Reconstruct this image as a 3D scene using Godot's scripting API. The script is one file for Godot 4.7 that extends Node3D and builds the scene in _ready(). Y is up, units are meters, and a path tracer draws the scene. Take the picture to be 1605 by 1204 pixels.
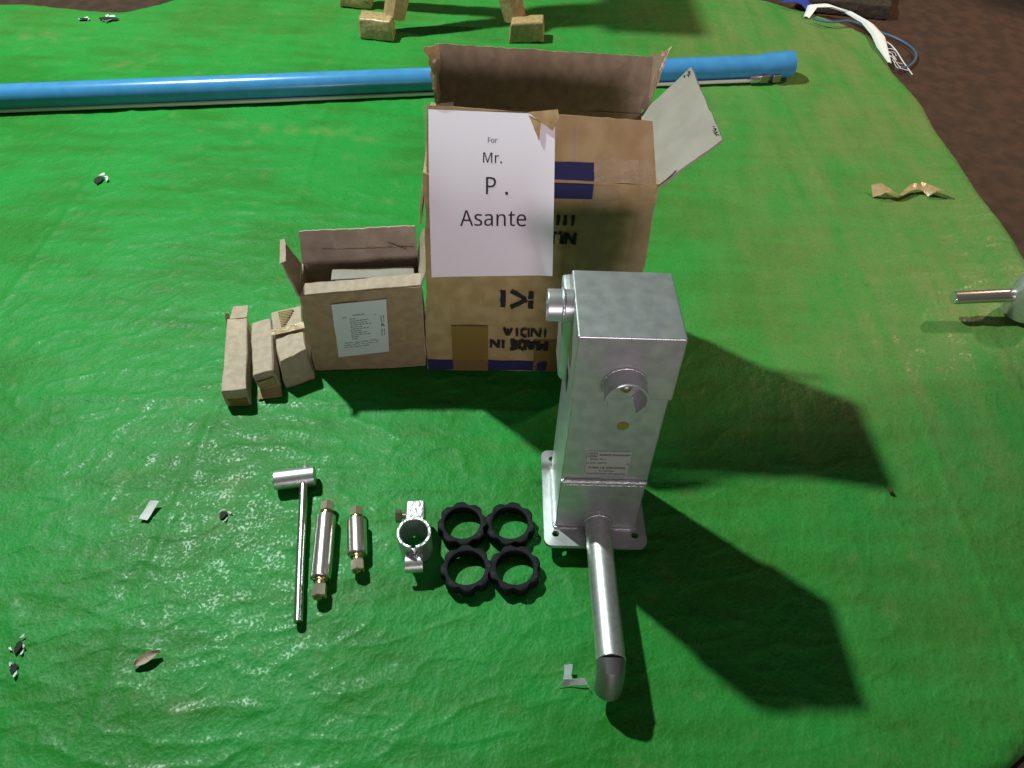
extends Node3D

# ---------------------------------------------------------------- mesh builder
class MB:
	var v := PackedVector3Array()
	var n := PackedVector3Array()
	var t := PackedVector2Array()

	# verts + triangle indices -> flat list of corners with normals smoothed below an angle; closed solids are turned outward
	func add(p: PackedVector3Array, tri: PackedInt32Array, uv := PackedVector2Array(), smooth := 40.0) -> void:
		var m := tri.size() / 3
		var fn := PackedVector3Array()
		fn.resize(m)
		var vol := 0.0
		var mid := Vector3.ZERO
		for q in p:
			mid += q
		mid /= maxf(1.0, p.size())
		for i in m:
			var a := p[tri[i * 3]] - mid
			var b := p[tri[i * 3 + 1]] - mid
			var c := p[tri[i * 3 + 2]] - mid
			fn[i] = (b - a).cross(c - a)
			vol += a.dot(b.cross(c))
		var s := 1.0 if vol >= 0.0 else -1.0
		var near := []
		near.resize(p.size())
		for i in m:
			fn[i] *= s
			for k in 3:
				var q := tri[i * 3 + k]
				if near[q] == null:
					near[q] = [i]
				else:
					near[q].append(i)
		var lim := cos(deg_to_rad(smooth))
		for i in m:
			var me := fn[i].normalized()
			var order := [0, 2, 1] if s > 0 else [0, 1, 2]
			for k in order:
				var q := tri[i * 3 + k]
				var sum := Vector3.ZERO
				for j in near[q]:
					if fn[j].normalized().dot(me) >= lim:
						sum += fn[j]
				v.append(p[q])
				n.append(sum.normalized() if sum.length_squared() > 1e-30 else Vector3.UP)
				t.append(uv[q] if uv.size() > q else Vector2.ZERO)

	func mesh(mat: Material) -> ArrayMesh:
		var a := []
		a.resize(Mesh.ARRAY_MAX)
		a[Mesh.ARRAY_VERTEX] = v
		a[Mesh.ARRAY_NORMAL] = n
		a[Mesh.ARRAY_TEX_UV] = t
		var am := ArrayMesh.new()
		am.add_surface_from_arrays(Mesh.PRIMITIVE_TRIANGLES, a)
		am.surface_set_material(0, mat)
		return am

	# box with 8 arbitrary corners (bottom FL FR BR BL, top FL FR BR BL) and rounded edges
	func hexa(c: Array, r := 0.004, bulge := 0.0, rag := 0.0, sd := 1, inner := 4) -> void:
		var dim := Vector3(((c[1] - c[0]) as Vector3).length(), ((c[4] - c[0]) as Vector3).length(), ((c[3] - c[0]) as Vector3).length())
		var lines := []
		for k in 3:
			var f := minf(0.45, r / maxf(1e-5, dim[k]))
			var l := [0.0, f * 0.4, f]
			for i in range(1, inner):
				l.append(lerpf(f, 1.0 - f, float(i) / inner))
			l.append_array([1.0 - f, 1.0 - f * 0.4, 1.0])
			lines.append(l)
		var nz := FastNoiseLite.new()
		nz.seed = sd
		nz.frequency = 14.0
		var p := PackedVector3Array()
		var uv := PackedVector2Array()
		var tri := PackedInt32Array()
		var ids := {}
		for ax in 3:
			var a1 := (ax + 1) % 3
			var a2 := (ax + 2) % 3
			for side in 2:
				var L1: Array = lines[a1]
				var L2: Array = lines[a2]
				var grid := []
				for i in L1.size():
					var row := PackedInt32Array()
					for j in L2.size():
						var q := Vector3.ZERO
						q[ax] = float(side)
						q[a1] = L1[i]
						q[a2] = L2[j]
						var key := Vector3i((q * 10000.0).round())
						if not ids.has(key):
							var lo := Vector3.ZERO
							var w := Vector3.ZERO
							for k in 3:
								var f := minf(0.45, r / maxf(1e-5, dim[k]))
								lo[k] = clampf(q[k], f, 1.0 - f)
								w[k] = (q[k] - lo[k]) * dim[k]
							if w.length() > 1e-9:
								w = w.normalized() * minf(r, 0.45 * minf(dim.x, minf(dim.y, dim.z)))
							var u := lo + Vector3(w.x / dim.x, w.y / dim.y, w.z / dim.z)
							var bt: Vector3 = (c[0] as Vector3).lerp(c[1], u.x).lerp((c[3] as Vector3).lerp(c[2], u.x), u.z)
							var tp: Vector3 = (c[4] as Vector3).lerp(c[5], u.x).lerp((c[7] as Vector3).lerp(c[6], u.x), u.z)
							var pos := bt.lerp(tp, u.y)
							if bulge != 0.0:
								var g := 16.0 * q[a1] * (1.0 - q[a1]) * q[a2] * (1.0 - q[a2]) if ax != 1 else 0.5
								var dir: Vector3 = [c[1] - c[0], c[4] - c[0], c[3] - c[0]][ax]
								pos += dir.normalized() * (1.0 if side == 1 else -1.0) * bulge * g * (0.0 if (q[a1] <= 0.0 or q[a1] >= 1.0 or q[a2] <= 0.0 or q[a2] >= 1.0) else 1.0)
							if rag > 0.0:
								pos += Vector3(nz.get_noise_3dv(pos), nz.get_noise_3dv(pos + Vector3(9, 3, 1)) * (0.0 if u.y < 0.02 else 1.0), nz.get_noise_3dv(pos + Vector3(2, 7, 5))) * rag
							ids[key] = p.size()
							p.append(pos)
							uv.append(Vector2(q[a1] * dim[a1], q[a2] * dim[a2]))
						row.append(ids[key])
					grid.append(row)
				for i in L1.size() - 1:
					for j in L2.size() - 1:
						var a: int = grid[i][j]
						var b: int = grid[i + 1][j]
						var d: int = grid[i + 1][j + 1]
						var e: int = grid[i][j + 1]
						if side == 1:
							tri.append_array([a, b, d, a, d, e])
						else:
							tri.append_array([a, d, b, a, e, d])
		add(p, tri, uv, 50.0)

	func box(lo: Vector3, hi: Vector3, r := 0.002, x := Transform3D()) -> void:
		var c := []
		for y in [lo.y, hi.y]:
			for q in [Vector3(lo.x, y, hi.z), Vector3(hi.x, y, hi.z), Vector3(hi.x, y, lo.z), Vector3(lo.x, y, lo.z)]:
				c.append(x * q)
		hexa(c, r, 0.0, 0.0, 1, 2)

	# profile of (radius, height) turned about y, closed at both ends
	func lathe(prof: Array, seg := 32, x := Transform3D(), smooth := 35.0, ring := false) -> void:
		var p := PackedVector3Array()
		var uv := PackedVector2Array()
		var tri := PackedInt32Array()
		var m := prof.size()
		for i in m:
			for k in seg:
				var a := TAU * k / seg
				p.append(x * Vector3(prof[i].x * cos(a), prof[i].y, prof[i].x * sin(a)))
				uv.append(Vector2(float(k) / seg, prof[i].y))
		for i in (m if ring else m - 1):
			for k in seg:
				var a := i * seg + k
				var b := i * seg + (k + 1) % seg
				var c := (i + 1) % m * seg + (k + 1) % seg
				var d := (i + 1) % m * seg + k
				tri.append_array([a, b, c, a, c, d])
		if not ring:
			for e in 2:
				var base := 0 if e == 0 else (m - 1) * seg
				p.append(x * Vector3(0, prof[0].y if e == 0 else prof[m - 1].y, 0))
				uv.append(Vector2.ZERO)
				for k in seg:
					if e == 0:
						tri.append_array([p.size() - 1, base + (k + 1) % seg, base + k])
					else:
						tri.append_array([p.size() - 1, base + k, base + (k + 1) % seg])
		add(p, tri, uv, smooth)

	# solid with a polygon section (x, z) between heights, edges chamfered
	func prism(poly: Array, y0: float, y1: float, ch: float, x := Transform3D(), smooth := 20.0) -> void:
		var p := PackedVector3Array()
		var tri := PackedInt32Array()
		var m := poly.size()
		var mid := Vector2.ZERO
		for q in poly:
			mid += q / m
		for lay in [[y0, ch], [y0 + ch, 0.0], [y1 - ch, 0.0], [y1, ch]]:
			for q in poly:
				var w: Vector2 = q - mid
				w = w * (1.0 - lay[1] / maxf(1e-5, w.length())) + mid
				p.append(x * Vector3(w.x, lay[0], w.y))
		for l in 3:
			for k in m:
				var a := l * m + k
				var b := l * m + (k + 1) % m
				tri.append_array([a, b, b + m, a, b + m, a + m])
		p.append(x * Vector3(mid.x, y0, mid.y))
		p.append(x * Vector3(mid.x, y1, mid.y))
		for k in m:
			tri.append_array([4 * m, (k + 1) % m, k, 4 * m + 1, 3 * m + k, 3 * m + (k + 1) % m])
		add(p, tri, PackedVector2Array(), smooth)

	# tube along points, radius per point
	func tube(path: Array, rad: Array, seg := 20, caps := true, inner := 0.0) -> void:
		var p := PackedVector3Array()
		var uv := PackedVector2Array()
		var tri := PackedInt32Array()
		var m := path.size()
		var up := Vector3.UP
		var t0: Vector3 = (path[1] - path[0]).normalized()
		if absf(t0.dot(up)) > 0.9:
			up = Vector3.RIGHT
		var run := 0.0
		for i in m:
			var tn: Vector3 = ((path[mini(i + 1, m - 1)] - path[maxi(i - 1, 0)]) as Vector3).normalized()
			var s := tn.cross(up).normalized()
			up = s.cross(tn).normalized()
			if i > 0:
				run += (path[i] - path[i - 1]).length()
			for k in seg:
				var a := TAU * k / seg
				p.append(path[i] + (s * cos(a) + up * sin(a)) * (rad[i] if rad.size() > 1 else rad[0]))
				uv.append(Vector2(float(k) / seg, run))
		for i in m - 1:
			for k in seg:
				var a := i * seg + k
				var b := i * seg + (k + 1) % seg
				tri.append_array([a, b, b + seg, a, b + seg, a + seg])
		if caps:
			for e in 2:
				var base := 0 if e == 0 else (m - 1) * seg
				p.append(path[0] if e == 0 else path[m - 1])
				uv.append(Vector2.ZERO)
				for k in seg:
					if e == 0:
						tri.append_array([p.size() - 1, base + (k + 1) % seg, base + k])
					else:
						tri.append_array([p.size() - 1, base + k, base + (k + 1) % seg])
		add(p, tri, uv, 35.0)

	# sheet of thickness th over a grid of points rows x cols
	func sheet(rows: Array, th: float) -> void:
		var nr := rows.size()
		var nc: int = rows[0].size()
		var p := PackedVector3Array()
		var uv := PackedVector2Array()
		var tri := PackedInt32Array()
		for side in 2:
			for i in nr:
				for j in nc:
					var du: Vector3 = rows[i][mini(j + 1, nc - 1)] - rows[i][maxi(j - 1, 0)]
					var dv: Vector3 = rows[mini(i + 1, nr - 1)][j] - rows[maxi(i - 1, 0)][j]
					var nn := du.cross(dv).normalized()
					p.append(rows[i][j] + nn * th * (0.5 if side == 0 else -0.5))
					uv.append(Vector2((rows[i][j] - rows[i][0]).length(), (rows[i][j] - rows[0][j]).length()))
		var o := nr * nc
		for i in nr - 1:
			for j in nc - 1:
				var a := i * nc + j
				tri.append_array([a, a + 1, a + nc + 1, a, a + nc + 1, a + nc])
				tri.append_array([o + a, o + a + nc + 1, o + a + 1, o + a, o + a + nc, o + a + nc + 1])
		for i in nr - 1:
			for e in [0, nc - 1]:
				var a: int = i * nc + e
				var b: int = a + nc
				if e == 0:
					tri.append_array([a, b, o + b, a, o + b, o + a])
				else:
					tri.append_array([a, o + b, b, a, o + a, o + b])
		for j in nc - 1:
			for e in [0, nr - 1]:
				var a: int = e * nc + j
				var b: int = a + 1
				if e == 0:
					tri.append_array([a, o + b, b, a, o + a, o + b])
				else:
					tri.append_array([a, b, o + b, a, o + b, o + a])
		add(p, tri, uv, 35.0)

	# four corners (bl, br, tr, tl); warp = how far it bows, rag = how torn its edges are
	func panel(bl: Vector3, br: Vector3, tr: Vector3, tl: Vector3, th: float, warp := 0.0, rag := 0.0, sd := 1, nu := 14, nv := 8) -> void:
		var nz := FastNoiseLite.new()
		nz.seed = sd
		nz.frequency = 9.0
		var fine := FastNoiseLite.new()
		fine.seed = sd + 5
		fine.frequency = 60.0
		var nrm := (br - bl).cross(tl - bl).normalized()
		var rows := []
		for i in nv + 1:
			var row := []
			for j in nu + 1:
				var u := float(j) / nu
				var w := float(i) / nv
				var q := bl.lerp(br, u).lerp(tl.lerp(tr, u), w)
				var off := nrm * nz.get_noise_3dv(q) * warp
				if rag > 0.0:
					if i == nv:
						off += (tl - bl).normalized() * fine.get_noise_3dv(q) * rag
					if j == 0 or j == nu:
						off += (br - bl).normalized() * fine.get_noise_3dv(q) * rag
				row.append(q + off)
			rows.append(row)
		sheet(rows, th)


# ---------------------------------------------------------------- naming
var taken := {}

func numbered(called: String) -> String:
	var k: int = taken.get(called, 0)
	taken[called] = k + 1
	return called if k == 0 else "%s_%03d" % [called, k]

func tag(o: Node, label: String, category: String, group := "") -> void:
	o.set_meta("label", label)
	o.set_meta("category", category)
	if group != "":
		o.set_meta("group", group)

func thing(called: String, label: String, category: String, at := Vector3.ZERO, group := "") -> Node3D:
	var o := Node3D.new()
	o.name = numbered(called)
	add_child(o)
	o.position = at
	tag(o, label, category, group)
	return o

func part(called: String, b: MB, mat: Material, parent: Node3D) -> MeshInstance3D:
	var o := MeshInstance3D.new()
	o.mesh = b.mesh(mat)
	var k := 0
	var nm := called
	while parent.has_node(nm):
		k += 1
		nm = "%s_%03d" % [called, k]
	o.name = nm if parent != self else numbered(called)
	parent.add_child(o)
	return o

func again(src: Node3D, label: String) -> Node3D:
	var base := String(src.name).rstrip("0123456789").trim_suffix("_")
	var c: Node3D = src.duplicate()
	c.name = numbered(base)
	add_child(c)
	c.set_meta("label", label)
	return c

# ---------------------------------------------------------------- materials
func lin(r: float, g: float, b: float) -> Color:
	return Color(r, g, b).linear_to_srgb()

func noise_tex(freq: float, lo: Color, hi: Color, sd: int, octaves := 4, kind := FastNoiseLite.TYPE_SIMPLEX, size := 256, mid_at := 0.5) -> ImageTexture:
	var nz := FastNoiseLite.new()
	nz.seed = sd
	nz.noise_type = kind
	nz.frequency = freq
	nz.fractal_octaves = octaves
	var im := nz.get_seamless_image(size, size)
	var data := im.get_data()
	var out := PackedByteArray()
	out.resize(size * size * 3)
	for i in size * size:
		var f := smoothstep(mid_at - 0.42, mid_at + 0.42, data[i] / 255.0)
		var c := lo.lerp(hi, f)
		out[i * 3] = int(clampf(c.r, 0, 1) * 255)
		out[i * 3 + 1] = int(clampf(c.g, 0, 1) * 255)
		out[i * 3 + 2] = int(clampf(c.b, 0, 1) * 255)
	return ImageTexture.create_from_image(Image.create_from_data(size, size, false, Image.FORMAT_RGB8, out))

func mat(c: Color, rough := 0.6, metal := 0.0) -> StandardMaterial3D:
	var m := StandardMaterial3D.new()
	m.albedo_color = c
	m.roughness = rough
	m.metallic = metal
	return m

func tri_mat(tex: Texture2D, per_m: float, rough := 0.6, metal := 0.0, bump: Texture2D = null, bump_cm := 0.05) -> StandardMaterial3D:
	var m := mat(Color.WHITE, rough, metal)
	m.albedo_texture = tex
	m.uv1_triplanar = true
	m.uv1_scale = Vector3.ONE * per_m
	if bump:
		m.heightmap_enabled = true
		m.heightmap_texture = bump
		m.heightmap_scale = bump_cm
	return m

func tape_mat(c: Color, a: float) -> StandardMaterial3D:
	var m := mat(Color(c, a), 0.27)
	m.transparency = BaseMaterial3D.TRANSPARENCY_ALPHA
	m.heightmap_enabled = true
	m.heightmap_texture = crinkle
	m.heightmap_scale = 0.022
	m.uv1_triplanar = true
	m.uv1_scale = Vector3.ONE * 9.0
	return m

var M := {}
var crinkle: ImageTexture

func make_materials() -> void:
	var g := FastNoiseLite.new()
	crinkle = noise_tex(0.02, Color.BLACK, Color.WHITE, 31, 5)
	var grain := noise_tex(0.12, Color.BLACK, Color.WHITE, 32, 4)
	M.card = tri_mat(noise_tex(0.02, lin(0.37, 0.255, 0.11), lin(0.47, 0.345, 0.17), 3, 5), 3.1, 0.75, 0.0, grain, 0.03)
	M.card_pale = tri_mat(noise_tex(0.02, lin(0.36, 0.29, 0.22), lin(0.46, 0.38, 0.30), 4, 5), 3.3, 0.8, 0.0, grain, 0.03)
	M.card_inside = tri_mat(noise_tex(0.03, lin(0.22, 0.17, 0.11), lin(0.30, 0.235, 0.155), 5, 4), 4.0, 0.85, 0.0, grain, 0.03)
	M.card_grey = tri_mat(noise_tex(0.02, lin(0.27, 0.235, 0.20), lin(0.33, 0.29, 0.25), 6, 4), 3.0, 0.8, 0.0, grain, 0.02)
	M.carton_tan = tri_mat(noise_tex(0.03, lin(0.32, 0.225, 0.13), lin(0.40, 0.285, 0.17), 18, 5), 4.0, 0.8, 0.0, grain, 0.03)
	M.carton = tri_mat(noise_tex(0.03, lin(0.42, 0.32, 0.235), lin(0.51, 0.40, 0.31), 7, 5), 5.0, 0.8, 0.0, grain, 0.03)
	var galv := noise_tex(0.03, lin(0.50, 0.52, 0.53), lin(0.61, 0.62, 0.63), 8, 5)
	M.galv = tri_mat(galv, 3.4, 0.36, 0.78)
	M.galv.roughness_texture = noise_tex(0.025, Color(0.9, 0.9, 0.9), Color(1, 1, 1), 9, 5)
	M.galv.roughness = 0.40
	M.weld = tri_mat(galv, 20.0, 0.42, 0.8, crinkle, 0.05)
	M.steel = mat(lin(0.62, 0.62, 0.62), 0.27, 1.0)
	M.bright = mat(lin(0.72, 0.68, 0.64), 0.24, 0.92)
	M.brass = mat(lin(0.72, 0.64, 0.47), 0.32, 0.85)
	M.bronze = mat(lin(0.42, 0.32, 0.17), 0.3, 1.0)
	M.bolt = mat(lin(0.33, 0.27, 0.2), 0.4, 0.9)
	M.cast = tri_mat(noise_tex(0.08, lin(0.42, 0.43, 0.44), lin(0.72, 0.73, 0.74), 10, 4), 18.0, 0.4, 0.8, crinkle, 0.06)
	M.rubber = tri_mat(noise_tex(0.05, lin(0.006, 0.006, 0.008), lin(0.010, 0.010, 0.013), 11, 4), 12.0, 0.62, 0.0, grain, 0.02)
	M.rubber.metallic_specular = 0.3
	M.dark = mat(lin(0.01, 0.01, 0.01), 0.8)
	M.blue = tri_mat(noise_tex(0.02, lin(0.050, 0.235, 0.52), lin(0.066, 0.275, 0.58), 12, 4), 3.0, 0.22)
	M.paper = mat(lin(0.84, 0.83, 0.88), 0.7)
	M.label = mat(lin(0.66, 0.70, 0.74), 0.6)
	M.ink = mat(lin(0.012, 0.012, 0.014), 0.7)
	M.stencil = mat(lin(0.012, 0.012, 0.015), 0.8)
	M.faint_ink = mat(lin(0.16, 0.19, 0.20), 0.7)
	M.pen = mat(lin(0.06, 0.10, 0.25), 0.7)
	M.violet = mat(lin(0.032, 0.034, 0.11), 0.65)
	M.violet.metallic_specular = 0.2
	M.amber = tape_mat(lin(0.34, 0.21, 0.06), 0.6)
	M.clear = tape_mat(lin(0.50, 0.42, 0.28), 0.16)
	M.wrap = tri_mat(noise_tex(0.03, lin(0.36, 0.24, 0.11), lin(0.48, 0.34, 0.18), 13, 4), 5.0, 0.30, 0.0, crinkle, 0.10)
	M.yellow = mat(lin(0.13, 0.17, 0.010), 0.7)
	M.plate = mat(lin(0.40, 0.42, 0.40), 0.5, 0.3)
	M.white = mat(lin(0.78, 0.76, 0.77), 0.6)
	M.grey_plastic = mat(lin(0.45, 0.55, 0.52), 0.35)
	M.cord_blue = mat(lin(0.06, 0.12, 0.22), 0.5)
	M.cloth_blue = mat(lin(0.03, 0.06, 0.35), 0.5)
	M.leaf = tri_mat(noise_tex(0.05, lin(0.36, 0.27, 0.20), lin(0.50, 0.40, 0.31), 14, 4), 12.0, 0.8)
	M.timber = tri_mat(noise_tex(0.03, lin(0.02, 0.013, 0.009), lin(0.05, 0.033, 0.022), 15, 5), 5.0, 0.8, 0.0, crinkle, 0.2)
	M.soil = tri_mat(noise_tex(0.02, lin(0.036, 0.016, 0.008), lin(0.062, 0.028, 0.014), 16, 5, FastNoiseLite.TYPE_SIMPLEX, 512), 1.1, 0.95, 0.0, crinkle, 0.2)

# ---------------------------------------------------------------- flat print
func text(called: String, s: String, cap: float, where: Vector3, right: Vector3, up: Vector3, m: Material, parent: Node3D, serif := false, wide := 0.0) -> MeshInstance3D:
	var f := SystemFont.new()
	f.font_names = PackedStringArray(["Droid Serif" if serif else "Droid Sans"])
	if serif:
		f.font_weight = 700
	var tm := TextMesh.new()
	tm.text = s
	tm.font = f
	tm.font_size = 48
	tm.pixel_size = cap / (48.0 * 0.714)
	tm.depth = 0.0002
	tm.curve_step = 2.0
	tm.material = m
	var o := MeshInstance3D.new()
	o.mesh = tm
	var k := 0
	var nm := called
	while parent.has_node(nm):
		k += 1
		nm = "%s_%03d" % [called, k]
	o.name = nm
	var x := right.normalized()
	var z := x.cross(up).normalized()
	var bs := Basis(x, z.cross(x), z)
	if wide > 0.0:
		var w := tm.get_aabb().size.x
		if w > 0.0:
			bs = bs * Basis.from_scale(Vector3(wide / w, 1, 1))
	o.transform = Transform3D(bs, where)
	parent.add_child(o)
	return o

# stencil letters as strokes with gaps, on a 0..1 cell
const STROKES := {
	"K": [[0, 0, 0, 0.44], [0, 0.56, 0, 1], [0.14, 0.5, 0.72, 1], [0.2, 0.44, 0.72, 0]],
	"I": [[0, 0, 0, 1]],
	"N": [[0, 0, 0, 1], [0.1, 0.9, 0.62, 0.1], [0.72, 0, 0.72, 1]],
	"D": [[0, 0, 0, 1], [0.16, 1, 0.5, 0.94], [0.5, 0.94, 0.68, 0.6], [0.68, 0.42, 0.5, 0.06], [0.5, 0.06, 0.16, 0]],
	"A": [[0, 0, 0.32, 0.94], [0.4, 0.94, 0.72, 0], [0.24, 0.3, 0.48, 0.3]],
	"M": [[0, 0, 0, 1], [0.1, 0.95, 0.38, 0.35], [0.44, 0.35, 0.72, 0.95], [0.84, 0, 0.84, 1]],
	"E": [[0, 0, 0, 0.44], [0, 0.56, 0, 1], [0.12, 1, 0.55, 1], [0.12, 0.5, 0.48, 0.5], [0.12, 0, 0.55, 0]],
	"U": [[0, 0.2, 0, 1], [0.06, 0.08, 0.3, 0], [0.42, 0, 0.64, 0.08], [0.7, 0.2, 0.7, 1]],
	"W": [[0, 1, 0.2, 0], [0.24, 0.05, 0.42, 0.8], [0.46, 0.8, 0.64, 0.05], [0.68, 0, 0.88, 1]],
}

func stencil(s: String, cap: float, wide: float, pen: float, where: Vector3, right: Vector3, up: Vector3, parent: Node3D, sd := 1) -> void:
	var rg := RandomNumberGenerator.new()
	rg.seed = sd
	var total := 0.0
	for ch in s:
		total += 0.3 if ch == " " else 0.42 if ch == "I" else (1.15 if ch in "MW" else 1.0)
	var unit := wide / total
	var pos := 0.0
	var nrm := right.cross(up).normalized()
	for i in s.length():
		if s[i] == " ":
			pos += 0.3 * unit
			continue
		var adv := 0.42 if s[i] == "I" else (1.15 if s[i] in "MW" else 1.0)
		var b := MB.new()
		for k in STROKES[s[i]]:
			var a: Vector3 = where + right * (pos + k[0] * unit) + up * k[1] * cap
			var e: Vector3 = where + right * (pos + k[2] * unit) + up * k[3] * cap
			var d: Vector3 = (e - a).normalized()
			var w: Vector3 = nrm.cross(d).normalized() * pen * rg.randf_range(0.42, 0.58)
			var j := right * rg.randf_range(-1, 1) * pen * 0.12
			b.panel(a - w, a + w + j, e + w, e - w + j, 0.0006, 0.0, pen * 0.25, sd + i, 3, 5)
		pos += adv * unit
		part("stencil_letter", b, M.stencil, parent)

# ---------------------------------------------------------------- the tarpaulin
var big := FastNoiseLite.new()
var wr := FastNoiseLite.new()
var sm := FastNoiseLite.new()
var lump := FastNoiseLite.new()
var wr2 := FastNoiseLite.new()

func right_edge(z: float) -> float:
	var e := 1.347 - 0.006 * sin(z * 5.0) + 0.004 * sin(z * 17.0)
	e -= 0.03 * smoothstep(-2.4, -2.75, z) + 4.0 * pow(maxf(0.0, -2.96 - z), 2.0)
	return e

func front_edge(x: float) -> float:
	return -0.16 - 0.485 * pow(clampf((x - 0.25) / 0.9, 0.0, 2.0), 1.6)

func back_edge(x: float) -> float:
	return -2.985 - 0.02 * sin(x * 9.0) - smoothstep(-1.55, -1.1, x) * 0.30

func tarp_h(x: float, z: float) -> float:
	var h := big.get_noise_2d(x, z) * 0.0035
	var r := 1.0 - absf(wr.get_noise_2d(x * 0.42, z + 0.12 * x))
	r *= r
	r *= r
	h += r * r * 0.0017 - 0.001
	var q := 1.0 - absf(wr2.get_noise_2d(x, z * 0.5 + 0.3 * x))
	q *= q
	q *= q
	h += q * q * 0.0010
	h += lump.get_noise_2d(x * 0.7, z) * 0.0011
	h += sm.get_noise_2d(x * 0.6, z) * 0.00028
	for c in [[-0.62, 0.012], [-1.22, 0.01], [0.88, 0.012], [1.12, 0.015]]:
		var d: float = (x - c[0] - 0.012 * sin(z * 3.0)) / c[1]
		h += 0.0022 * exp(-d * d)
	for c in [[-1.72, 0.012], [-1.05, 0.012]]:
		var d: float = (z - c[0] - 0.01 * sin(x * 4.0)) / c[1]
		h += 0.0016 * exp(-d * d)
	return minf(h - 0.0025, 0.001)

func build_tarp() -> void:
	big.seed = 41; big.frequency = 2.2; big.fractal_octaves = 2
	wr.seed = 42; wr.frequency = 10.0; wr.fractal_octaves = 2
	wr2.seed = 48; wr2.frequency = 17.0; wr2.fractal_octaves = 2
	lump.seed = 43; lump.frequency = 16.0; lump.fractal_octaves = 2
	sm.seed = 44; sm.frequency = 55.0; sm.fractal_octaves = 3
	var dirt := FastNoiseLite.new()
	dirt.seed = 45; dirt.frequency = 2.4; dirt.fractal_octaves = 4
	var streak := FastNoiseLite.new()
	streak.seed = 46; streak.frequency = 7.0; streak.fractal_octaves = 4
	var stain := FastNoiseLite.new()
	stain.seed = 47; stain.frequency = 11.0; stain.fractal_octaves = 4
	var nx := 660
	var nzz := 560
	var v := PackedVector3Array()
	var n := PackedVector3Array()
	var t := PackedVector2Array()
	var col := PackedColorArray()
	v.resize((nx + 1) * (nzz + 1)); n.resize(v.size()); t.resize(v.size()); col.resize(v.size())
	for i in nzz + 1:
		var w := float(i) / nzz
		w = w * 0.55 + 0.45 * w * w   # finer near the camera
		for j in nx + 1:
			var u := float(j) / nx
			var x := lerpf(-2.35, 1.34, u)
			var z := lerpf(front_edge(x), back_edge(x), w)
			x = lerpf(-2.35, right_edge(z), u)
			z = lerpf(front_edge(x), back_edge(x), w)
			var edge := minf((1.0 - u) * 3.69, minf(w * 2.6, (1.0 - w) * 2.8))
			var h := tarp_h(x, z) - 0.014 * exp(-edge / 0.012)
			if edge < 0.12 and u > 0.8:
				h += 0.003 * exp(-pow((edge - 0.035) / 0.02, 2.0)) * (0.6 + 0.8 * dirt.get_noise_2d(x * 2.0, z * 3.0))
			var k := i * (nx + 1) + j
			v[k] = Vector3(x, h, z)
			t[k] = Vector2(x, z) / 0.7
			# dye, dust and stains: colours of the cloth itself
			var f := dirt.get_noise_2d(x, z)
			var s := streak.get_noise_2d(x * 1.6, z * 0.35)
			var s2 := streak.get_noise_2d(x * 0.4 + 7.0, z * 2.2)
			var base := Color(0.019, 0.262, 0.038)
			base = base.lerp(Color(0.021, 0.195, 0.021), clampf(0.35 + f * 1.1 + s2 * 0.9, 0, 1))
			var dust := smoothstep(0.05, 1.0, x) * 0.72 + smoothstep(-2.3, -3.0, z) * 0.18
			dust *= clampf(0.72 + s * 0.45 + f * 0.45, 0, 1)
			dust *= 1.0 - 0.6 * smoothstep(-1.3, -0.6, z)
			var q := stain.get_noise_2d(x, z)
			for st in [[-0.72, -2.16, 0.20, 0.025, 0.55], [-0.46, -2.12, 0.10, 0.02, 0.3], [-1.75, -2.72, 0.12, 0.05, 0.35], [-1.35, -2.55, 0.08, 0.05, 0.3], [-0.54, -0.80, 0.02, 0.05, 0.45], [-0.72, -0.86, 0.05, 0.012, 0.35], [-0.5, -0.42, 0.02, 0.02, 0.3], [-0.30, -1.98, 0.12, 0.03, 0.22], [0.12, -0.5, 0.06, 0.03, 0.15]]:
				var a: float = pow((x - st[0]) / st[2], 2.0) + pow((z - st[1] - 0.02 * q) / st[3], 2.0)
				if a < 4.0:
					dust += st[4] * exp(-a) * clampf(0.6 + q * 2.0, 0, 1)
			dust += maxf(0.0, q - 0.36) * 0.7
			col[k] = base.lerp(Color(0.19, 0.25, 0.08), clampf(dust, 0.0, 0.8))
	for i in nzz + 1:
		for j in nx + 1:
			var k := i * (nx + 1) + j
			var du := v[k + (1 if j < nx else 0)] - v[k - (1 if j > 0 else 0)]
			var dv := v[k + (nx + 1 if i < nzz else 0)] - v[k - (nx + 1 if i > 0 else 0)]
			n[k] = du.cross(dv).normalized()
			if n[k].y < 0:
				n[k] = -n[k]
	var idx := PackedInt32Array()
	idx.resize(nx * nzz * 6)
	var o := 0
	for i in nzz:
		for j in nx:
			var a := i * (nx + 1) + j
			for q in [a, a + nx + 1, a + nx + 2, a, a + nx + 2, a + 1]:
				idx[o] = q
				o += 1
	var arr := []
	arr.resize(Mesh.ARRAY_MAX)
	arr[Mesh.ARRAY_VERTEX] = v
	arr[Mesh.ARRAY_NORMAL] = n
	arr[Mesh.ARRAY_TEX_UV] = t
	arr[Mesh.ARRAY_COLOR] = col
	arr[Mesh.ARRAY_INDEX] = idx
	var am := ArrayMesh.new()
	am.add_surface_from_arrays(Mesh.PRIMITIVE_TRIANGLES, arr)
	# crinkle + weave relief
	var S := 1024
	var c1 := FastNoiseLite.new()
	c1.seed = 51; c1.frequency = 0.032; c1.fractal_type = FastNoiseLite.FRACTAL_RIDGED; c1.fractal_octaves = 4
	var im1 := c1.get_seamless_image(S, S).get_data()
	var c2 := FastNoiseLite.new()
	c2.seed = 52; c2.frequency = 0.09; c2.fractal_octaves = 3
	var im2 := c2.get_seamless_image(S, S).get_data()
	var hb := PackedByteArray()
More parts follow.
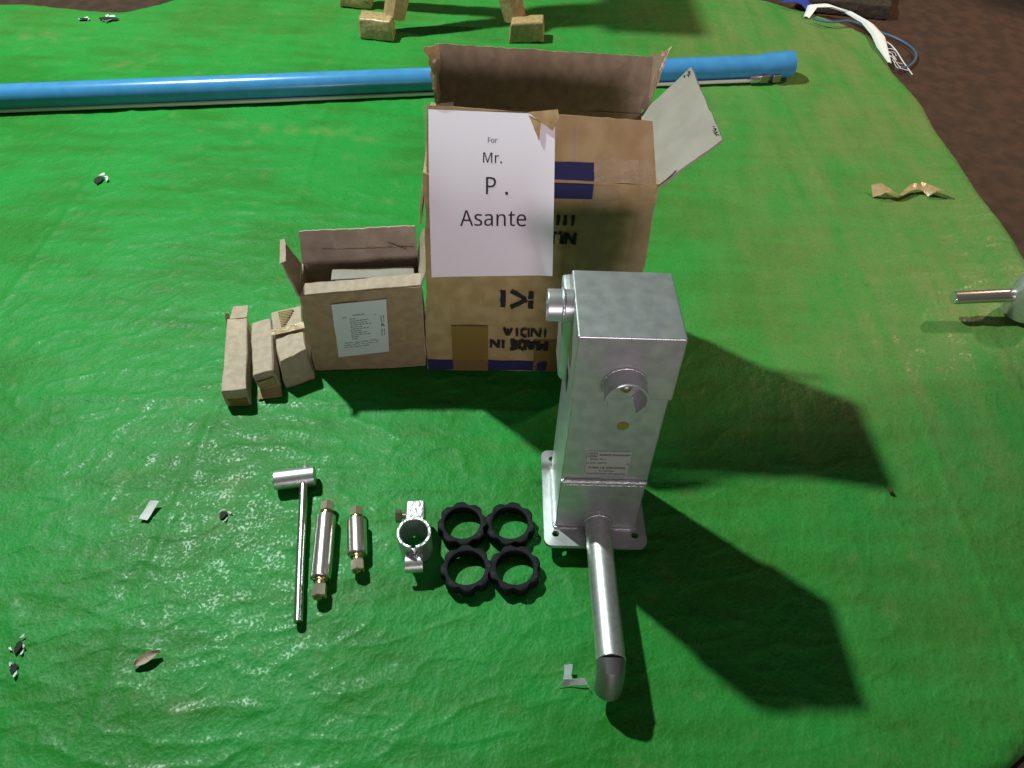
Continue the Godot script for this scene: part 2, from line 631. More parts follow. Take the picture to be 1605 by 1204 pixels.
	hb.resize(S * S)
	var gb := PackedByteArray()
	gb.resize(S * S)
	var c3 := FastNoiseLite.new()
	c3.seed = 53; c3.frequency = 0.012; c3.fractal_octaves = 2
	var im3 := c3.get_seamless_image(S, S).get_data()
	var ab := PackedByteArray()
	ab.resize(S * S * 3)
	var wx := PackedFloat32Array()
	wx.resize(S)
	for x in S:
		wx[x] = absf(sin(PI * x / 4.0))
	for y in S:
		for x in S:
			var k := y * S + x
			var weave := wx[x] if ((x >> 2) + (y >> 2)) % 2 == 0 else wx[y]
			hb[k] = int(clampf(im1[k] * 0.58 + im2[k] * 0.34 + weave * 8.0, 0, 255))
			gb[k] = clampi((im1[k] - 150) * 2 + (im3[k] - 138) * 2 + (im2[k] - 140) * 5, 0, 255)
			var a := 220 + int((im2[k] - 128) * 0.16 + (im1[k] - 128) * 0.1 + weave * 12.0)
			ab[k * 3] = clampi(a + 20, 0, 255)
			ab[k * 3 + 1] = clampi(a + 20, 0, 255)
			ab[k * 3 + 2] = clampi(a + 20, 0, 255)
	var m := StandardMaterial3D.new()
	m.vertex_color_use_as_albedo = true
	m.albedo_texture = ImageTexture.create_from_image(Image.create_from_data(S, S, false, Image.FORMAT_RGB8, ab))
	m.roughness = 0.52
	m.metallic_specular = 0.32
	m.clearcoat_enabled = true
	m.clearcoat = 0.18
	m.clearcoat_roughness = 0.27
	m.clearcoat_texture = ImageTexture.create_from_image(Image.create_from_data(S, S, false, Image.FORMAT_L8, gb))
	m.heightmap_enabled = true
	m.heightmap_texture = ImageTexture.create_from_image(Image.create_from_data(S, S, false, Image.FORMAT_L8, hb))
	m.heightmap_scale = 0.13
	am.surface_set_material(0, m)
	var tp := thing("tarpaulin", "large glossy green woven plastic tarpaulin spread over the brown earth", "tarpaulin")
	var cl := MeshInstance3D.new()
	cl.name = "sheet"
	cl.mesh = am
	tp.add_child(cl)
	# torn holes: dark earth shows through, white threads curl up round them
	var rg := RandomNumberGenerator.new()
	rg.seed = 77
	for h in [[-1.18, -1.84, 0.022, 0.5, 1.0], [-0.533, -0.768, 0.011, 0.3, 1.0], [-0.797, -0.505, 0.011, 0.8, 1.5], [-0.787, -0.468, 0.010, 0.6, 1.3], [-1.544, -2.877, 0.030, 0.2, 0.6], [-1.63, -2.865, 0.018, 0.2, 0.6]]:
		var c := Vector3(h[0], 0.0022, h[1])
		var poly := []
		for k in 9:
			var a := TAU * k / 9.0
			var r: float = h[2] * rg.randf_range(0.55, 0.95)
			poly.append(Vector2(cos(a) * r * (1.5 if h[4] < 1.0 else 0.8), sin(a) * r * h[4]))
		var b := MB.new()
		b.prism(poly, 0.0, 0.0012, 0.0004, Transform3D(Basis(), c))
		part("torn_hole", b, M.dark, tp)
		for k in 4:
			var a := rg.randf() * TAU
			var p: Vector3 = c + Vector3(cos(a), 0.0, sin(a) * h[4]) * h[2] * 0.9
			var d: Vector3 = Vector3(cos(a + 1.2), 0, sin(a + 1.2)) * h[2] * rg.randf_range(0.25, 0.5)
			var e: Vector3 = Vector3(cos(a), 0.5, sin(a)) * h[2] * rg.randf_range(0.15, 0.4)
			b = MB.new()
			b.panel(p - d, p + d, p + d * 0.5 + e, p - d * 0.3 + e, 0.0008, 0.006, 0.004, k, 6, 4)
			part("frayed_edge", b, M.white, tp)
	# white underside of the hem, folded over at the far corner, with loose threads
	var rows := []
	var hem := [Vector3(1.10, 0.005, -3.10), Vector3(1.135, 0.02, -3.165), Vector3(1.19, 0.024, -3.165), Vector3(1.265, 0.022, -3.11), Vector3(1.312, 0.02, -3.02), Vector3(1.325, 0.016, -2.93), Vector3(1.315, 0.012, -2.83), Vector3(1.312, 0.008, -2.73)]
	for k in 4:
		var row := []
		for i in hem.size():
			var wv: float = [0.012, 0.02, 0.022, 0.022, 0.024, 0.026, 0.02, 0.006][i]
			var a := k / 3.0 * PI * 0.8
			row.append(hem[i] + Vector3(-cos(a) * wv * 0.8, sin(a) * wv * 0.5 - 0.004, -cos(a) * wv * (0.75 + 0.25 * sin(i * 2.3 + k)) + 0.003 * sin(i * 2.3)))
		rows.append(row)
	var hb2 := MB.new()
	hb2.sheet(rows, 0.002)
	part("white_hem", hb2, M.white, tp)
	for k in 9:
		var b := MB.new()
		var s := Vector3(1.315, 0.012, -2.95 + k * 0.028)
		var path := []
		for i in 6:
			path.append(s + Vector3(0.008 * i * rg.randf_range(0.3, 1.0), 0.006 * sin(i + k), 0.013 * i + rg.randf_range(-0.012, 0.012)))
		b.tube(path, [0.0009], 6)
		part("loose_thread", b, M.white, tp)

# ---------------------------------------------------------------- pump
func build_pump() -> void:
	var P := thing("hand_pump_head", "galvanised steel hand pump head standing upright on its flange plate beside the rings", "hand pump", Vector3(0.160, 0.034, -0.748))
	P.rotation_order = EULER_ORDER_YXZ
	P.rotation_degrees = Vector3(-3.0, 1.42, -0.95)
	# flange with four real holes
	var pl := CSGPolygon3D.new()
	var outline := PackedVector2Array()
	for c in [[0.093, 0.039, 0], [-0.093, 0.039, 1], [-0.093, -0.182, 2], [0.093, -0.182, 3]]:
		var r := 0.014
		var cx: float = c[0] - signf(c[0]) * r
		var cy: float = c[1] - (r if c[1] > 0 else -r)
		for k in 6:
			var a: float = PI / 2 * c[2] + PI / 2 * k / 5.0
			outline.append(Vector2(cx + r * cos(a), cy + r * sin(a)))
	pl.polygon = outline
	pl.depth = 0.008
	pl.name = "flange_cutout"
	var holder := CSGCombiner3D.new()
	holder.name = "flange_plate"
	holder.add_child(pl)
	pl.rotation_degrees = Vector3(90, 0, 0)
	# a polygon lies in xy and is drawn towards -z; turned so that y becomes z and the sheet hangs below y = 0
	pl.position = Vector3(0, -0.008, 0)
	for c in [[-0.072, 0.014], [0.072, 0.014], [-0.072, -0.160], [0.072, -0.160]]:
		var hole := CSGCylinder3D.new()
		hole.name = "bolt_hole_cut"
		hole.radius = 0.0066
		hole.height = 0.04
		hole.sides = 20
		hole.operation = CSGShape3D.OPERATION_SUBTRACTION
		hole.position = Vector3(c[0], 0, c[1])
		holder.add_child(hole, true)
	holder.material_override = M.galv
	P.add_child(holder)
	var b := MB.new()
	b.lathe([Vector2(0.05, -0.028), Vector2(0.05, -0.008)], 28, Transform3D(Basis(), Vector3(0, 0, -0.072)))
	part("pipe_collar", b, M.galv, P)
	b = MB.new()
	b.box(Vector3(-0.0735, 0, -0.147), Vector3(0.0735, 0.36, 0.0), 0.003)
	part("body", b, M.galv, P)
	# weld beads along the foot of the body
	b = MB.new()
	for s in [[Vector3(-0.0745, 0.002, 0.001), Vector3(-0.026, 0.002, 0.001)], [Vector3(0.030, 0.002, 0.001), Vector3(0.073, 0.002, 0.001)], [Vector3(-0.0745, 0.002, 0.0), Vector3(-0.0745, 0.002, -0.147)], [Vector3(0.0745, 0.002, 0.0), Vector3(0.0745, 0.002, -0.147)]]:
		bead(b, s[0], s[1], 0.0036, 5)
	part("weld_bead", b, M.weld, P)
	# front joint strip with its weld
	b = MB.new()
	b.box(Vector3(-0.0742, 0.132, -0.004), Vector3(0.0742, 0.141, 0.0045), 0.003)
	bead(b, Vector3(-0.072, 0.1425, 0.002), Vector3(0.072, 0.1425, 0.002), 0.0034, 9)
	bead(b, Vector3(-0.071, 0.131, 0.002), Vector3(0.071, 0.131, 0.002), 0.0022, 12)
	part("seam_weld", b, M.weld, P)
	# cover
	b = MB.new()
	b.box(Vector3(-0.0775, 0.342, -0.1515), Vector3(0.0775, 0.467, 0.0035), 0.0032)
	part("top_cover", b, M.galv, P)
	b = MB.new()
	b.hexa([Vector3(-0.089, 0.300, -0.085), Vector3(-0.076, 0.300, -0.068), Vector3(-0.076, 0.300, -0.148), Vector3(-0.089, 0.300, -0.148), Vector3(-0.092, 0.459, -0.092), Vector3(-0.077, 0.462, -0.075), Vector3(-0.077, 0.462, -0.150), Vector3(-0.092, 0.459, -0.150)], 0.005)
	part("side_cheek", b, M.galv, P)
	# stub of the fulcrum housing on the left
	b = MB.new()
	var turn := Transform3D(Basis(Vector3(0, 0, 1), PI / 2), Vector3(-0.0775, 0.444, -0.092))
	b.lathe([Vector2(0.0245, 0.0), Vector2(0.0245, 0.037), Vector2(0.0235, 0.0385), Vector2(0.017, 0.0385), Vector2(0.017, 0.030)], 36, turn)
	var stub := part("bearing_stub", b, M.galv, P)
	b = MB.new()
	bead_ring(b, turn * Transform3D(Basis(), Vector3(0, 0.015, 0)), 0.0245, 0.003, 0, TAU)
	part("weld_ring", b, M.weld, stub)
	# cut tube on the front of the cover
	b = MB.new()
	var rows := []
	for q in 5:
		var row := []
		for k in 33:
			var a := deg_to_rad(lerpf(-90.0 + 34.0, 270.0 - 62.0, k / 32.0))
			row.append(Vector3(cos(a) * 0.0305, 0.377 + sin(a) * 0.0305, 0.003 + 0.037 * q / 4.0))
		rows.append(row)
	b.sheet(rows, 0.003)
	var tb := part("cut_tube", b, M.galv, P)
	b = MB.new()
	bead_ring(b, Transform3D(Basis(Vector3(1, 0, 0), PI / 2), Vector3(0, 0.377, 0.0045)), 0.0315, 0.0028, deg_to_rad(-60), deg_to_rad(205))
	part("weld_ring", b, M.weld, tb)
	b = MB.new()
	var hexp := []
	for k in 6:
		hexp.append(Vector2(cos(TAU * k / 6), sin(TAU * k / 6)) * 0.0125)
	b.prism(hexp, 0.0, 0.011, 0.0015, Transform3D(Basis(Vector3(1, 0, 0), PI / 2), Vector3(0.001, 0.381, 0.003)))
	b.lathe([Vector2(0.006, 0), Vector2(0.006, 0.017), Vector2(0.004, 0.018)], 16, Transform3D(Basis(Vector3(1, 0, 0), PI / 2), Vector3(0.001, 0.381, 0.004)))
	part("bolt", b, M.bolt, tb)
	# sticker and name plate
	b = MB.new()
	b.lathe([Vector2(0.0095, 0), Vector2(0.0095, 0.0006)], 28, Transform3D(Basis(Vector3(1, 0, 0), PI / 2), Vector3(0.012, 0.280, 0.0001)))
	part("round_sticker", b, M.yellow, P)
	b = MB.new()
	b.panel(Vector3(-0.036, 0.156, 0.0008), Vector3(0.036, 0.156, 0.0008), Vector3(0.036, 0.218, 0.0008), Vector3(-0.036, 0.218, 0.0008), 0.0009, 0.0004)
	var np := part("name_plate", b, M.plate, P)
	var fz := 0.0014
	text("lettering", "AFRIDEV HANDPUMP", 0.0042, Vector3(0.0085, 0.2095, fz), Vector3.RIGHT, Vector3.UP, M.ink, np, true, 0.050)
	text("lettering", "SERIAL No. [", 0.0032, Vector3(-0.018, 0.1985, fz), Vector3.RIGHT, Vector3.UP, M.ink, np, false, 0.026)
	text("lettering", "YEAR / MONTH", 0.0030, Vector3(-0.016, 0.1885, fz), Vector3.RIGHT, Vector3.UP, M.ink, np, false, 0.028)
	text("lettering", "NOBEL I.K. INDUSTRIES", 0.0042, Vector3(0.0, 0.1765, fz), Vector3.RIGHT, Vector3.UP, M.ink, np, true, 0.062)
	text("lettering", "KAPURTHALA", 0.0026, Vector3(0.0, 0.1680, fz), Vector3.RIGHT, Vector3.UP, M.ink, np, false, 0.026)
	text("lettering", "REGISTERED OFFICE  NEW INDUSTRIAL", 0.0026, Vector3(0.0, 0.1605, fz), Vector3.RIGHT, Vector3.UP, M.ink, np, false, 0.066)
	b = MB.new()
	for q in [[-0.034, 0.2045, -0.020, 0.2045], [-0.034, 0.214, -0.020, 0.214], [-0.0335, 0.2045, -0.0335, 0.214], [-0.0205, 0.2045, -0.0205, 0.214], [-0.031, 0.212, -0.027, 0.209], [-0.027, 0.209, -0.023, 0.2065], [-0.031, 0.2075, -0.028, 0.2065], [-0.025, 0.212, -0.023, 0.2105]]:
		b.tube([Vector3(q[0], q[1], fz), Vector3(q[2], q[3], fz)], [0.0005], 5)
	part("emblem", b, M.ink, np)
	for s in [-1, 1]:
		b = MB.new()
		b.lathe([Vector2(0.0022, 0), Vector2(0.0022, 0.0008), Vector2(0.0012, 0.0016)], 12, Transform3D(Basis(Vector3(1, 0, 0), PI / 2), Vector3(0.0335 * s, 0.188, 0.001)))
		part("rivet", b, M.steel, np)
	# spout: a straight pipe with a mitred turn-down
	b = MB.new()
	var a0 := Vector3(0.003, 0.019, -0.002)
	var a1 := Vector3(0.001, 0.033, 0.268)
	var dirn := (a1 - a0).normalized()
	var pth := []
	var rr := []
	for k in 12:
		pth.append(a0.lerp(a1, k / 11.0))
		rr.append(0.0232)
	b.tube(pth, rr, 40, true)
	var sp := part("spout_pipe", b, M.steel_pipe, P)
	b = MB.new()
	b.tube([a1 - dirn * 0.004, a1 + dirn * 0.010 + Vector3(0, -0.006, 0), a1 + dirn * 0.018 + Vector3(0, -0.024, 0), a1 + dirn * 0.022 + Vector3(0, -0.050, 0)], [0.0228, 0.0225, 0.0222, 0.0222], 40, true)
	part("spout_outlet", b, M.steel_dull, sp)
	b = MB.new()
	bead_ring(b, Transform3D(Basis(Quaternion(Vector3.UP, dirn)), a0 + dirn * 0.004), 0.0235, 0.0034, 0, TAU)
	bead_ring(b, Transform3D(Basis(Quaternion(Vector3.UP, dirn)), a1), 0.0225, 0.0014, 0, TAU)
	part("weld_ring", b, M.weld, sp)

func bead(b: MB, p0: Vector3, p1: Vector3, r: float, sd: int) -> void:
	var rg := RandomNumberGenerator.new()
	rg.seed = sd
	var m := int((p1 - p0).length() / 0.007) + 2
	var path := []
	var rad := []
	for i in m + 1:
		path.append(p0.lerp(p1, float(i) / m) + Vector3(0, rg.randf_range(-1, 1) * r * 0.15, 0))
		rad.append(r * rg.randf_range(0.82, 0.98) * (0.5 if i == 0 or i == m else 1.0))
	b.tube(path, rad, 10)

func bead_ring(b: MB, x: Transform3D, r: float, w: float, a0: float, a1: float) -> void:
	var rg := RandomNumberGenerator.new()
	rg.seed = int(r * 100000)
	var path := []
	var rad := []
	var m := int(absf(a1 - a0) * r / 0.006) + 12
	for i in m + 1:
		var a := lerpf(a0, a1, float(i) / m)
		path.append(x * (Vector3(cos(a), 0, -sin(a)) * r))
		rad.append(w * rg.randf_range(0.78, 0.92))
	b.tube(path, rad, 10)

# ---------------------------------------------------------------- big carton
func build_big_box() -> void:
	var B := thing("large_carton", "tall open cardboard box taped and stencilled upside down, behind the pump head", "cardboard box")
	var f0 := Vector3(-0.188, 0.001, -1.164)
	var f1 := Vector3(0.250, 0.001, -1.176)
	var f2 := Vector3(0.243, 0.001, -1.420)
	var f3 := Vector3(-0.186, 0.001, -1.410)
	var t0 := Vector3(-0.162, 0.499, -1.162)
	var t1 := Vector3(0.241, 0.490, -1.166)
	var t2 := Vector3(0.235, 0.490, -1.412)
	var t3 := Vector3(-0.172, 0.495, -1.414)
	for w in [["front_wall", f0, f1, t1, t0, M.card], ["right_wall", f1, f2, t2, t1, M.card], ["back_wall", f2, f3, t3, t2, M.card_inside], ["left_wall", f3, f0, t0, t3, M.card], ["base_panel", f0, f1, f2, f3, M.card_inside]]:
		var b := MB.new()
		b.panel(w[1], w[2], w[3], w[4], 0.005, 0.006, 0.0, hash(w[0]) % 97, 18, 18)
		part(w[0], b, w[5], B)
	var b := MB.new()
	b.panel(t0 + Vector3(0.001, -0.001, 0), t1 + Vector3(-0.001, -0.001, 0), Vector3(0.222, 0.586, -1.208), Vector3(-0.159, 0.598, -1.213), 0.0045, 0.004, 0.0015, 21, 26, 8)
	var ff := part("front_flap", b, M.card, B)
	b = MB.new()
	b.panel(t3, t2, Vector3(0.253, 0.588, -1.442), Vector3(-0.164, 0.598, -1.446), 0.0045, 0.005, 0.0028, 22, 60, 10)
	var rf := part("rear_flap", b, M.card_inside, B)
	b = MB.new()   # second ply standing behind the rear flap's right end
	b.panel(Vector3(0.232, 0.50, -1.417), Vector3(0.248, 0.495, -1.405), Vector3(0.262, 0.592, -1.432), Vector3(0.243, 0.594, -1.444), 0.003, 0.003, 0.004, 23, 8, 8)
	part("torn_ply", b, M.card_inside, rf)
	b = MB.new()
	b.panel(t1 + Vector3(0.002, -0.004, 0.004), t2 + Vector3(0.002, -0.004, 0), Vector3(0.309, 0.598, -1.382), Vector3(0.340, 0.573, -1.180), 0.0045, 0.004, 0.002, 24, 18, 14)
	var sf := part("side_flap", b, M.card_grey, B)
	sf.set_meta("label", "pale grey side flap standing open to the right")
	for q in [[0.02, 0.93, 0.012], [0.05, 0.9, 0.008], [0.03, 0.84, 0.006], [0.82, 0.95, 0.010], [0.86, 0.93, 0.012], [0.90, 0.955, 0.006]]:
		b = MB.new()
		var c := t1.lerp(t2, 1.0 - q[0]).lerp(Vector3(0.340, 0.573, -1.180).lerp(Vector3(0.309, 0.598, -1.382), 1.0 - q[0]), q[1]) + Vector3(-0.0028, 0.003, 0)
		b.panel(c, c + Vector3(0.003, 0.0, 0.004), c + Vector3(0.004, 0.003, q[2] * 0.4), c + Vector3(0.001, 0.003, q[2]), 0.0006, 0.0, 0.001, 3, 3, 3)
		part("marker_print", b, M.stencil, sf)
	b = MB.new()
	b.panel(t0 + Vector3(-0.003, 0, 0), t3 + Vector3(-0.003, 0, 0), Vector3(-0.188, 0.39, -1.40), Vector3(-0.182, 0.388, -1.166), 0.0045, 0.006, 0.004, 25, 12, 8)
	part("hanging_flap", b, M.card, B)
	# tape: shiny clear band over the crease, violet printed band, amber patches
	b = MB.new()
	front_patch(b, 0.130, 0.455, 0.242, 0.487, 0.0012, 31)
	part("clear_tape", b, M.clear, B)
	b = MB.new()
	b.panel(Vector3(0.130, 0.4935, -1.1625), Vector3(0.240, 0.4915, -1.1635), Vector3(0.234, 0.528, -1.1795), Vector3(0.131, 0.530, -1.1795), 0.0012, 0.002, 0.0, 32, 16, 6)
	part("clear_tape", b, M.clear, ff)
	b = MB.new()
	front_patch(b, -0.155, 0.458, 0.131, 0.489, 0.0011, 33)
	part("violet_band", b, M.violet, B)
	b = MB.new()
	b.panel(Vector3(-0.156, 0.4985, -1.1602), Vector3(0.131, 0.4945, -1.1620), Vector3(0.128, 0.522, -1.1745), Vector3(-0.156, 0.527, -1.1738), 0.0011, 0.001, 0.001, 34, 16, 5)
	part("violet_band", b, M.violet, ff)
	b = MB.new()
	front_patch(b, -0.186, 0.004, 0.075, 0.034, 0.0009, 35)
	part("violet_band", b, M.violet, B)
	b = MB.new()
	front_patch(b, -0.131, 0.002, -0.054, 0.138, 0.0016, 36)
	part("amber_tape", b, M.amber, B)
	b = MB.new()
	front_patch(b, 0.045, 0.002, 0.24, 0.10, 0.0016, 37)
	part("amber_tape", b, M.amber, B)
	b = MB.new()   # clear tape folded round the right front edge
	front_patch(b, 0.212, 0.12, 0.247, 0.45, 0.0012, 38)
	part("clear_tape", b, M.clear, B)
	b = MB.new()
	front_patch(b, 0.115, 0.30, 0.165, 0.456, 0.0014, 39)
	part("clear_tape", b, M.clear, B)
	# amber tape hanging off the ends of the rear flap
	b = MB.new()
	b.panel(Vector3(-0.170, 0.50, -1.416), Vector3(-0.160, 0.50, -1.412), Vector3(-0.158, 0.600, -1.443), Vector3(-0.186, 0.592, -1.440), 0.0012, 0.02, 0.008, 40, 10, 14)
	part("amber_tape", b, M.wrap, rf)
	b = MB.new()
	b.panel(Vector3(0.246, 0.525, -1.418), Vector3(0.256, 0.53, -1.42), Vector3(0.276, 0.607, -1.446), Vector3(0.256, 0.596, -1.440), 0.0012, 0.015, 0.006, 41, 8, 10)
	part("amber_tape", b, M.wrap, rf)
	b = MB.new()
	b.panel(Vector3(-0.163, 0.508, -1.166), Vector3(-0.12, 0.506, -1.166), Vector3(-0.115, 0.605, -1.2125), Vector3(-0.166, 0.602, -1.213), 0.001, 0.004, 0.004, 42, 10, 10)
	part("clear_tape", b, M.clear, ff)
	# pale crease lines pressed into the front flap and the rear flap
	b = MB.new()
	for x in [0.09, 0.095]:
		b.panel(Vector3(x, 0.502, -1.1655), Vector3(x + 0.0015, 0.502, -1.1655), Vector3(x + 0.0015, 0.578, -1.2005), Vector3(x, 0.578, -1.2005), 0.0007, 0.0, 0.0006, 43, 2, 12)
	part("crease", b, M.card_pale, ff)
	# upside-down stencilling
	var R := Vector3(-1, 0, 0)
	var U := Vector3(0, -1, 0)
	stencil("KI", 0.043, 0.080, 0.0095, Vector3(0.032, 0.236, -1.160), Vector3(-1, 0.02, 0.02), U, B, 61)
	stencil("INDIA", 0.022, 0.094, 0.0055, Vector3(0.066, 0.134, -1.160), Vector3(-1, 0.02, 0.02), U, B, 62)
	stencil("MADE", 0.026, 0.086, 0.0078, Vector3(0.070, 0.098, -1.160), Vector3(-1, 0.02, 0.02), U, B, 63)
	stencil("IN", 0.022, 0.032, 0.006, Vector3(-0.022, 0.098, -1.160), Vector3(-1, 0.02, 0.02), U, B, 64)
	stencil("III", 0.023, 0.040, 0.0065, Vector3(0.100, 0.423, -1.160), Vector3(-1, 0.0, 0.0), U, B, 65)
	stencil("NUW", 0.026, 0.075, 0.0065, Vector3(0.107, 0.384, -1.160), Vector3(-1, 0.0, 0.0), U, B, 66)

func front_patch(b: MB, x0: float, y0: float, x1: float, y1: float, th: float, sd: int) -> void:
	# a patch lying 3-4 mm off the middle of the front wall
	var z := func(x: float, y: float) -> float:
		return lerpf(-1.164, -1.176, (x + 0.188) / 0.438) + y * 0.012 + 0.0058
	b.panel(Vector3(x0, y0, z.call(x0, y0)), Vector3(x1, y0, z.call(x1, y0)), Vector3(x1, y1, z.call(x1, y1)), Vector3(x0, y1, z.call(x0, y1)), th, 0.0012, 0.0008, sd, 14, 8)

func build_paper() -> void:
	var S := thing("name_sheet", "white printed sheet of paper taped to the front of the tall cardboard box", "paper")
	var tl := Vector3(-0.157, 0.594, -1.2065)
	var tr := Vector3(0.057, 0.594, -1.2040)
	var bl := Vector3(-0.150, 0.351, -1.061)
	var br := Vector3(0.065, 0.363, -1.063)
	var nrm := (tr - tl).cross(tl - bl).normalized()
	var at := func(u: float, w: float) -> Vector3:   # w from the top
		return tl.lerp(tr, u).lerp(bl.lerp(br, u), w) + nrm * (0.012 * sin(PI * w) + 0.010 * pow(maxf(0.0, u - 0.82) / 0.18, 2.0) * w * w + 0.005 * pow(maxf(0.0, 0.15 - u) / 0.15, 2.0) * w)
	var rows := []
	for i in 25:
		var row := []
		for j in 17:
			row.append(at.call(j / 16.0, i / 24.0))
		rows.append(row)
	var b := MB.new()
	b.sheet(rows, 0.0006)
	part("sheet", b, M.paper, S)
	for l in [["For", 0.165, 0.0085, 0.505], ["Mr.", 0.268, 0.0168, 0.505], ["P .", 0.435, 0.0290, 0.54], ["Asante", 0.632, 0.0272, 0.515]]:
		var c: Vector3 = at.call(l[3], l[1])
		var r: Vector3 = at.call(l[3] + 0.1, l[1]) - at.call(l[3] - 0.1, l[1])
		var u: Vector3 = at.call(l[3], l[1] - 0.03) - at.call(l[3], l[1] + 0.03)
		text("printed_line", l[0], l[2], c + r.cross(u).normalized() * 0.00045, r, u, M.ink, S)
	b = MB.new()
	b.panel(at.call(0.98, 0.10) + nrm * 0.002, at.call(1.03, 0.02) + nrm * 0.002, at.call(1.02, -0.03) - nrm * 0.0, at.call(0.78, -0.005) + nrm * 0.002, 0.0008, 0.003, 0.002, 71, 8, 6)
	b.panel(at.call(0.87, 0.155) + nrm * 0.004, at.call(0.875, 0.155) + nrm * 0.004, at.call(0.89, 0.05) + nrm * 0.003, at.call(0.79, 0.01) + nrm * 0.002, 0.0008, 0.004, 0.001, 72, 6, 8)
	part("tape_scrap", b, M.wrap, S)

# ---------------------------------------------------------------- small open carton with its packing label
func build_small_box() -> void:
	var B := thing("small_open_carton", "small open brown carton with a white packing label, left of the tall box", "cardboard box")
	var f0 := Vector3(-0.431, 0.001, -1.146)
	var f1 := Vector3(-0.195, 0.001, -1.172)
	var f2 := Vector3(-0.196, 0.001, -1.268)
	var f3 := Vector3(-0.436, 0.001, -1.245)
	var t0 := Vector3(-0.427, 0.221, -1.143)
	var t1 := Vector3(-0.188, 0.238, -1.166)
	var t2 := Vector3(-0.206, 0.224, -1.262)
	var t3 := Vector3(-0.446, 0.218, -1.248)
	for w in [["front_wall", f0, f1, t1, t0, M.carton_tan], ["right_wall", f1, f2, t2, t1, M.carton], ["back_wall", f2, f3, t3, t2, M.carton], ["left_wall", f3, f0, t0, t3, M.carton], ["base_panel", f0, f1, f2, f3, M.carton]]:
		var b := MB.new()
		b.panel(w[1], w[2], w[3], w[4], 0.0035, 0.004, 0.0, hash(w[0]) % 89, 14, 12)
		part(w[0], b, w[5], B)
	var b := MB.new()   # front flap folded back over the opening
	b.panel(t0 + Vector3(0, 0.001, 0), t1 + Vector3(0, 0.001, 0), Vector3(-0.190, 0.246, -1.193), Vector3(-0.421, 0.229, -1.169), 0.0035, 0.003, 0.002, 81, 40, 4)
	part("front_flap", b, M.carton, B)
	b = MB.new()
	b.panel(t3, t2, Vector3(-0.205, 0.313, -1.262), Vector3(-0.441, 0.292, -1.258), 0.0035, 0.004, 0.002, 82, 40, 8)
	var rf := part("rear_flap", b, M.card_pale, B)
	b = MB.new()
	b.panel(Vector3(-0.258, 0.266, -1.2535), Vector3(-0.226, 0.256, -1.2535), Vector3(-0.225, 0.259, -1.2535), Vector3(-0.262, 0.273, -1.2535), 0.001, 0.004, 0.003, 83, 10, 3)
	b.panel(Vector3(-0.40, 0.252, -1.2505), Vector3(-0.21, 0.262, -1.2565), Vector3(-0.21, 0.2635, -1.2565), Vector3(-0.40, 0.2535, -1.2505), 0.0008, 0.001, 0.002, 84, 30, 2)
	part("torn_paper", b, M.card_grey, rf)
	b = MB.new()
	b.panel(t3 + Vector3(-0.002, 0, 0.004), t0 + Vector3(-0.002, 0, 0), Vector3(-0.455, 0.284, -1.162), Vector3(-0.462, 0.300, -1.214), 0.0035, 0.004, 0.002, 85, 10, 8)
	part("left_flap", b, M.carton, B)
	b = MB.new()
	b.panel(Vector3(-0.459, 0.286, -1.160), Vector3(-0.466, 0.302, -1.212), Vector3(-0.456, 0.306, -1.214), Vector3(-0.447, 0.290, -1.166), 0.003, 0.002, 0.002, 86, 8, 4)
	part("left_flap_lip", b, M.carton, B)
	b = MB.new()
	b.panel(t1, t2, Vector3(-0.186, 0.318, -1.246), Vector3(-0.174, 0.276, -1.168), 0.0035, 0.004, 0.003, 87, 10, 8)
	part("right_flap", b, M.card_pale, B)
	b = MB.new()
	b.hexa([Vector3(-0.375, 0.03, -1.18), Vector3(-0.205, 0.03, -1.19), Vector3(-0.21, 0.03, -1.24), Vector3(-0.38, 0.03, -1.23), Vector3(-0.375, 0.225, -1.19), Vector3(-0.205, 0.236, -1.20), Vector3(-0.21, 0.232, -1.235), Vector3(-0.38, 0.222, -1.228)], 0.004)
	part("inner_packing", b, M.card_grey, B)
	# label
	var c := [Vector3(-0.376, 0.046, -1.1465), Vector3(-0.267, 0.058, -1.157), Vector3(-0.259, 0.209, -1.1565), Vector3(-0.369, 0.199, -1.1455)]
	for k in 4:
		c[k].z += 0.0014
	b = MB.new()
	b.panel(c[0], c[1], c[2], c[3], 0.0008, 0.001, 0.0012, 88)
	var lb := part("packing_label", b, M.label, B)
	var R: Vector3 = (c[1] - c[0]).normalized()
	var U: Vector3 = (c[3] - c[0]).normalized()
	var N := R.cross(U).normalized()
	var at := func(u: float, w: float) -> Vector3:
		return (c[3] as Vector3).lerp(c[2], u).lerp((c[0] as Vector3).lerp(c[1], u), w) + N * 0.0012
	text("lettering", "PACKING LIST", 0.0036, at.call(0.47, 0.225), R, U, M.ink, lb, false, 0.024)
	var rg := RandomNumberGenerator.new()
	rg.seed = 5
	b = MB.new()
	for k in 11:
		var w := 0.29 + k * 0.038
		var u := 0.30
		var stop: float = [0.42, 0.66, 0.62, 0.70, 0.52, 0.64, 0.50, 0.60, 0.66, 0.44, 0.42][k]
		while u < stop:
			var l := rg.randf_range(0.02, 0.06)
			smudge(b, at.call(u, w), at.call(minf(u + l, stop), w), U, 0.0016)
			u += l + 0.014
	for u in [0.17, 0.21, 0.76]:
		smudge(b, at.call(u, 0.255), at.call(u + 0.03, 0.255), U, 0.002)
	part("printed_rows", b, M.faint_ink, lb)
	b = MB.new()
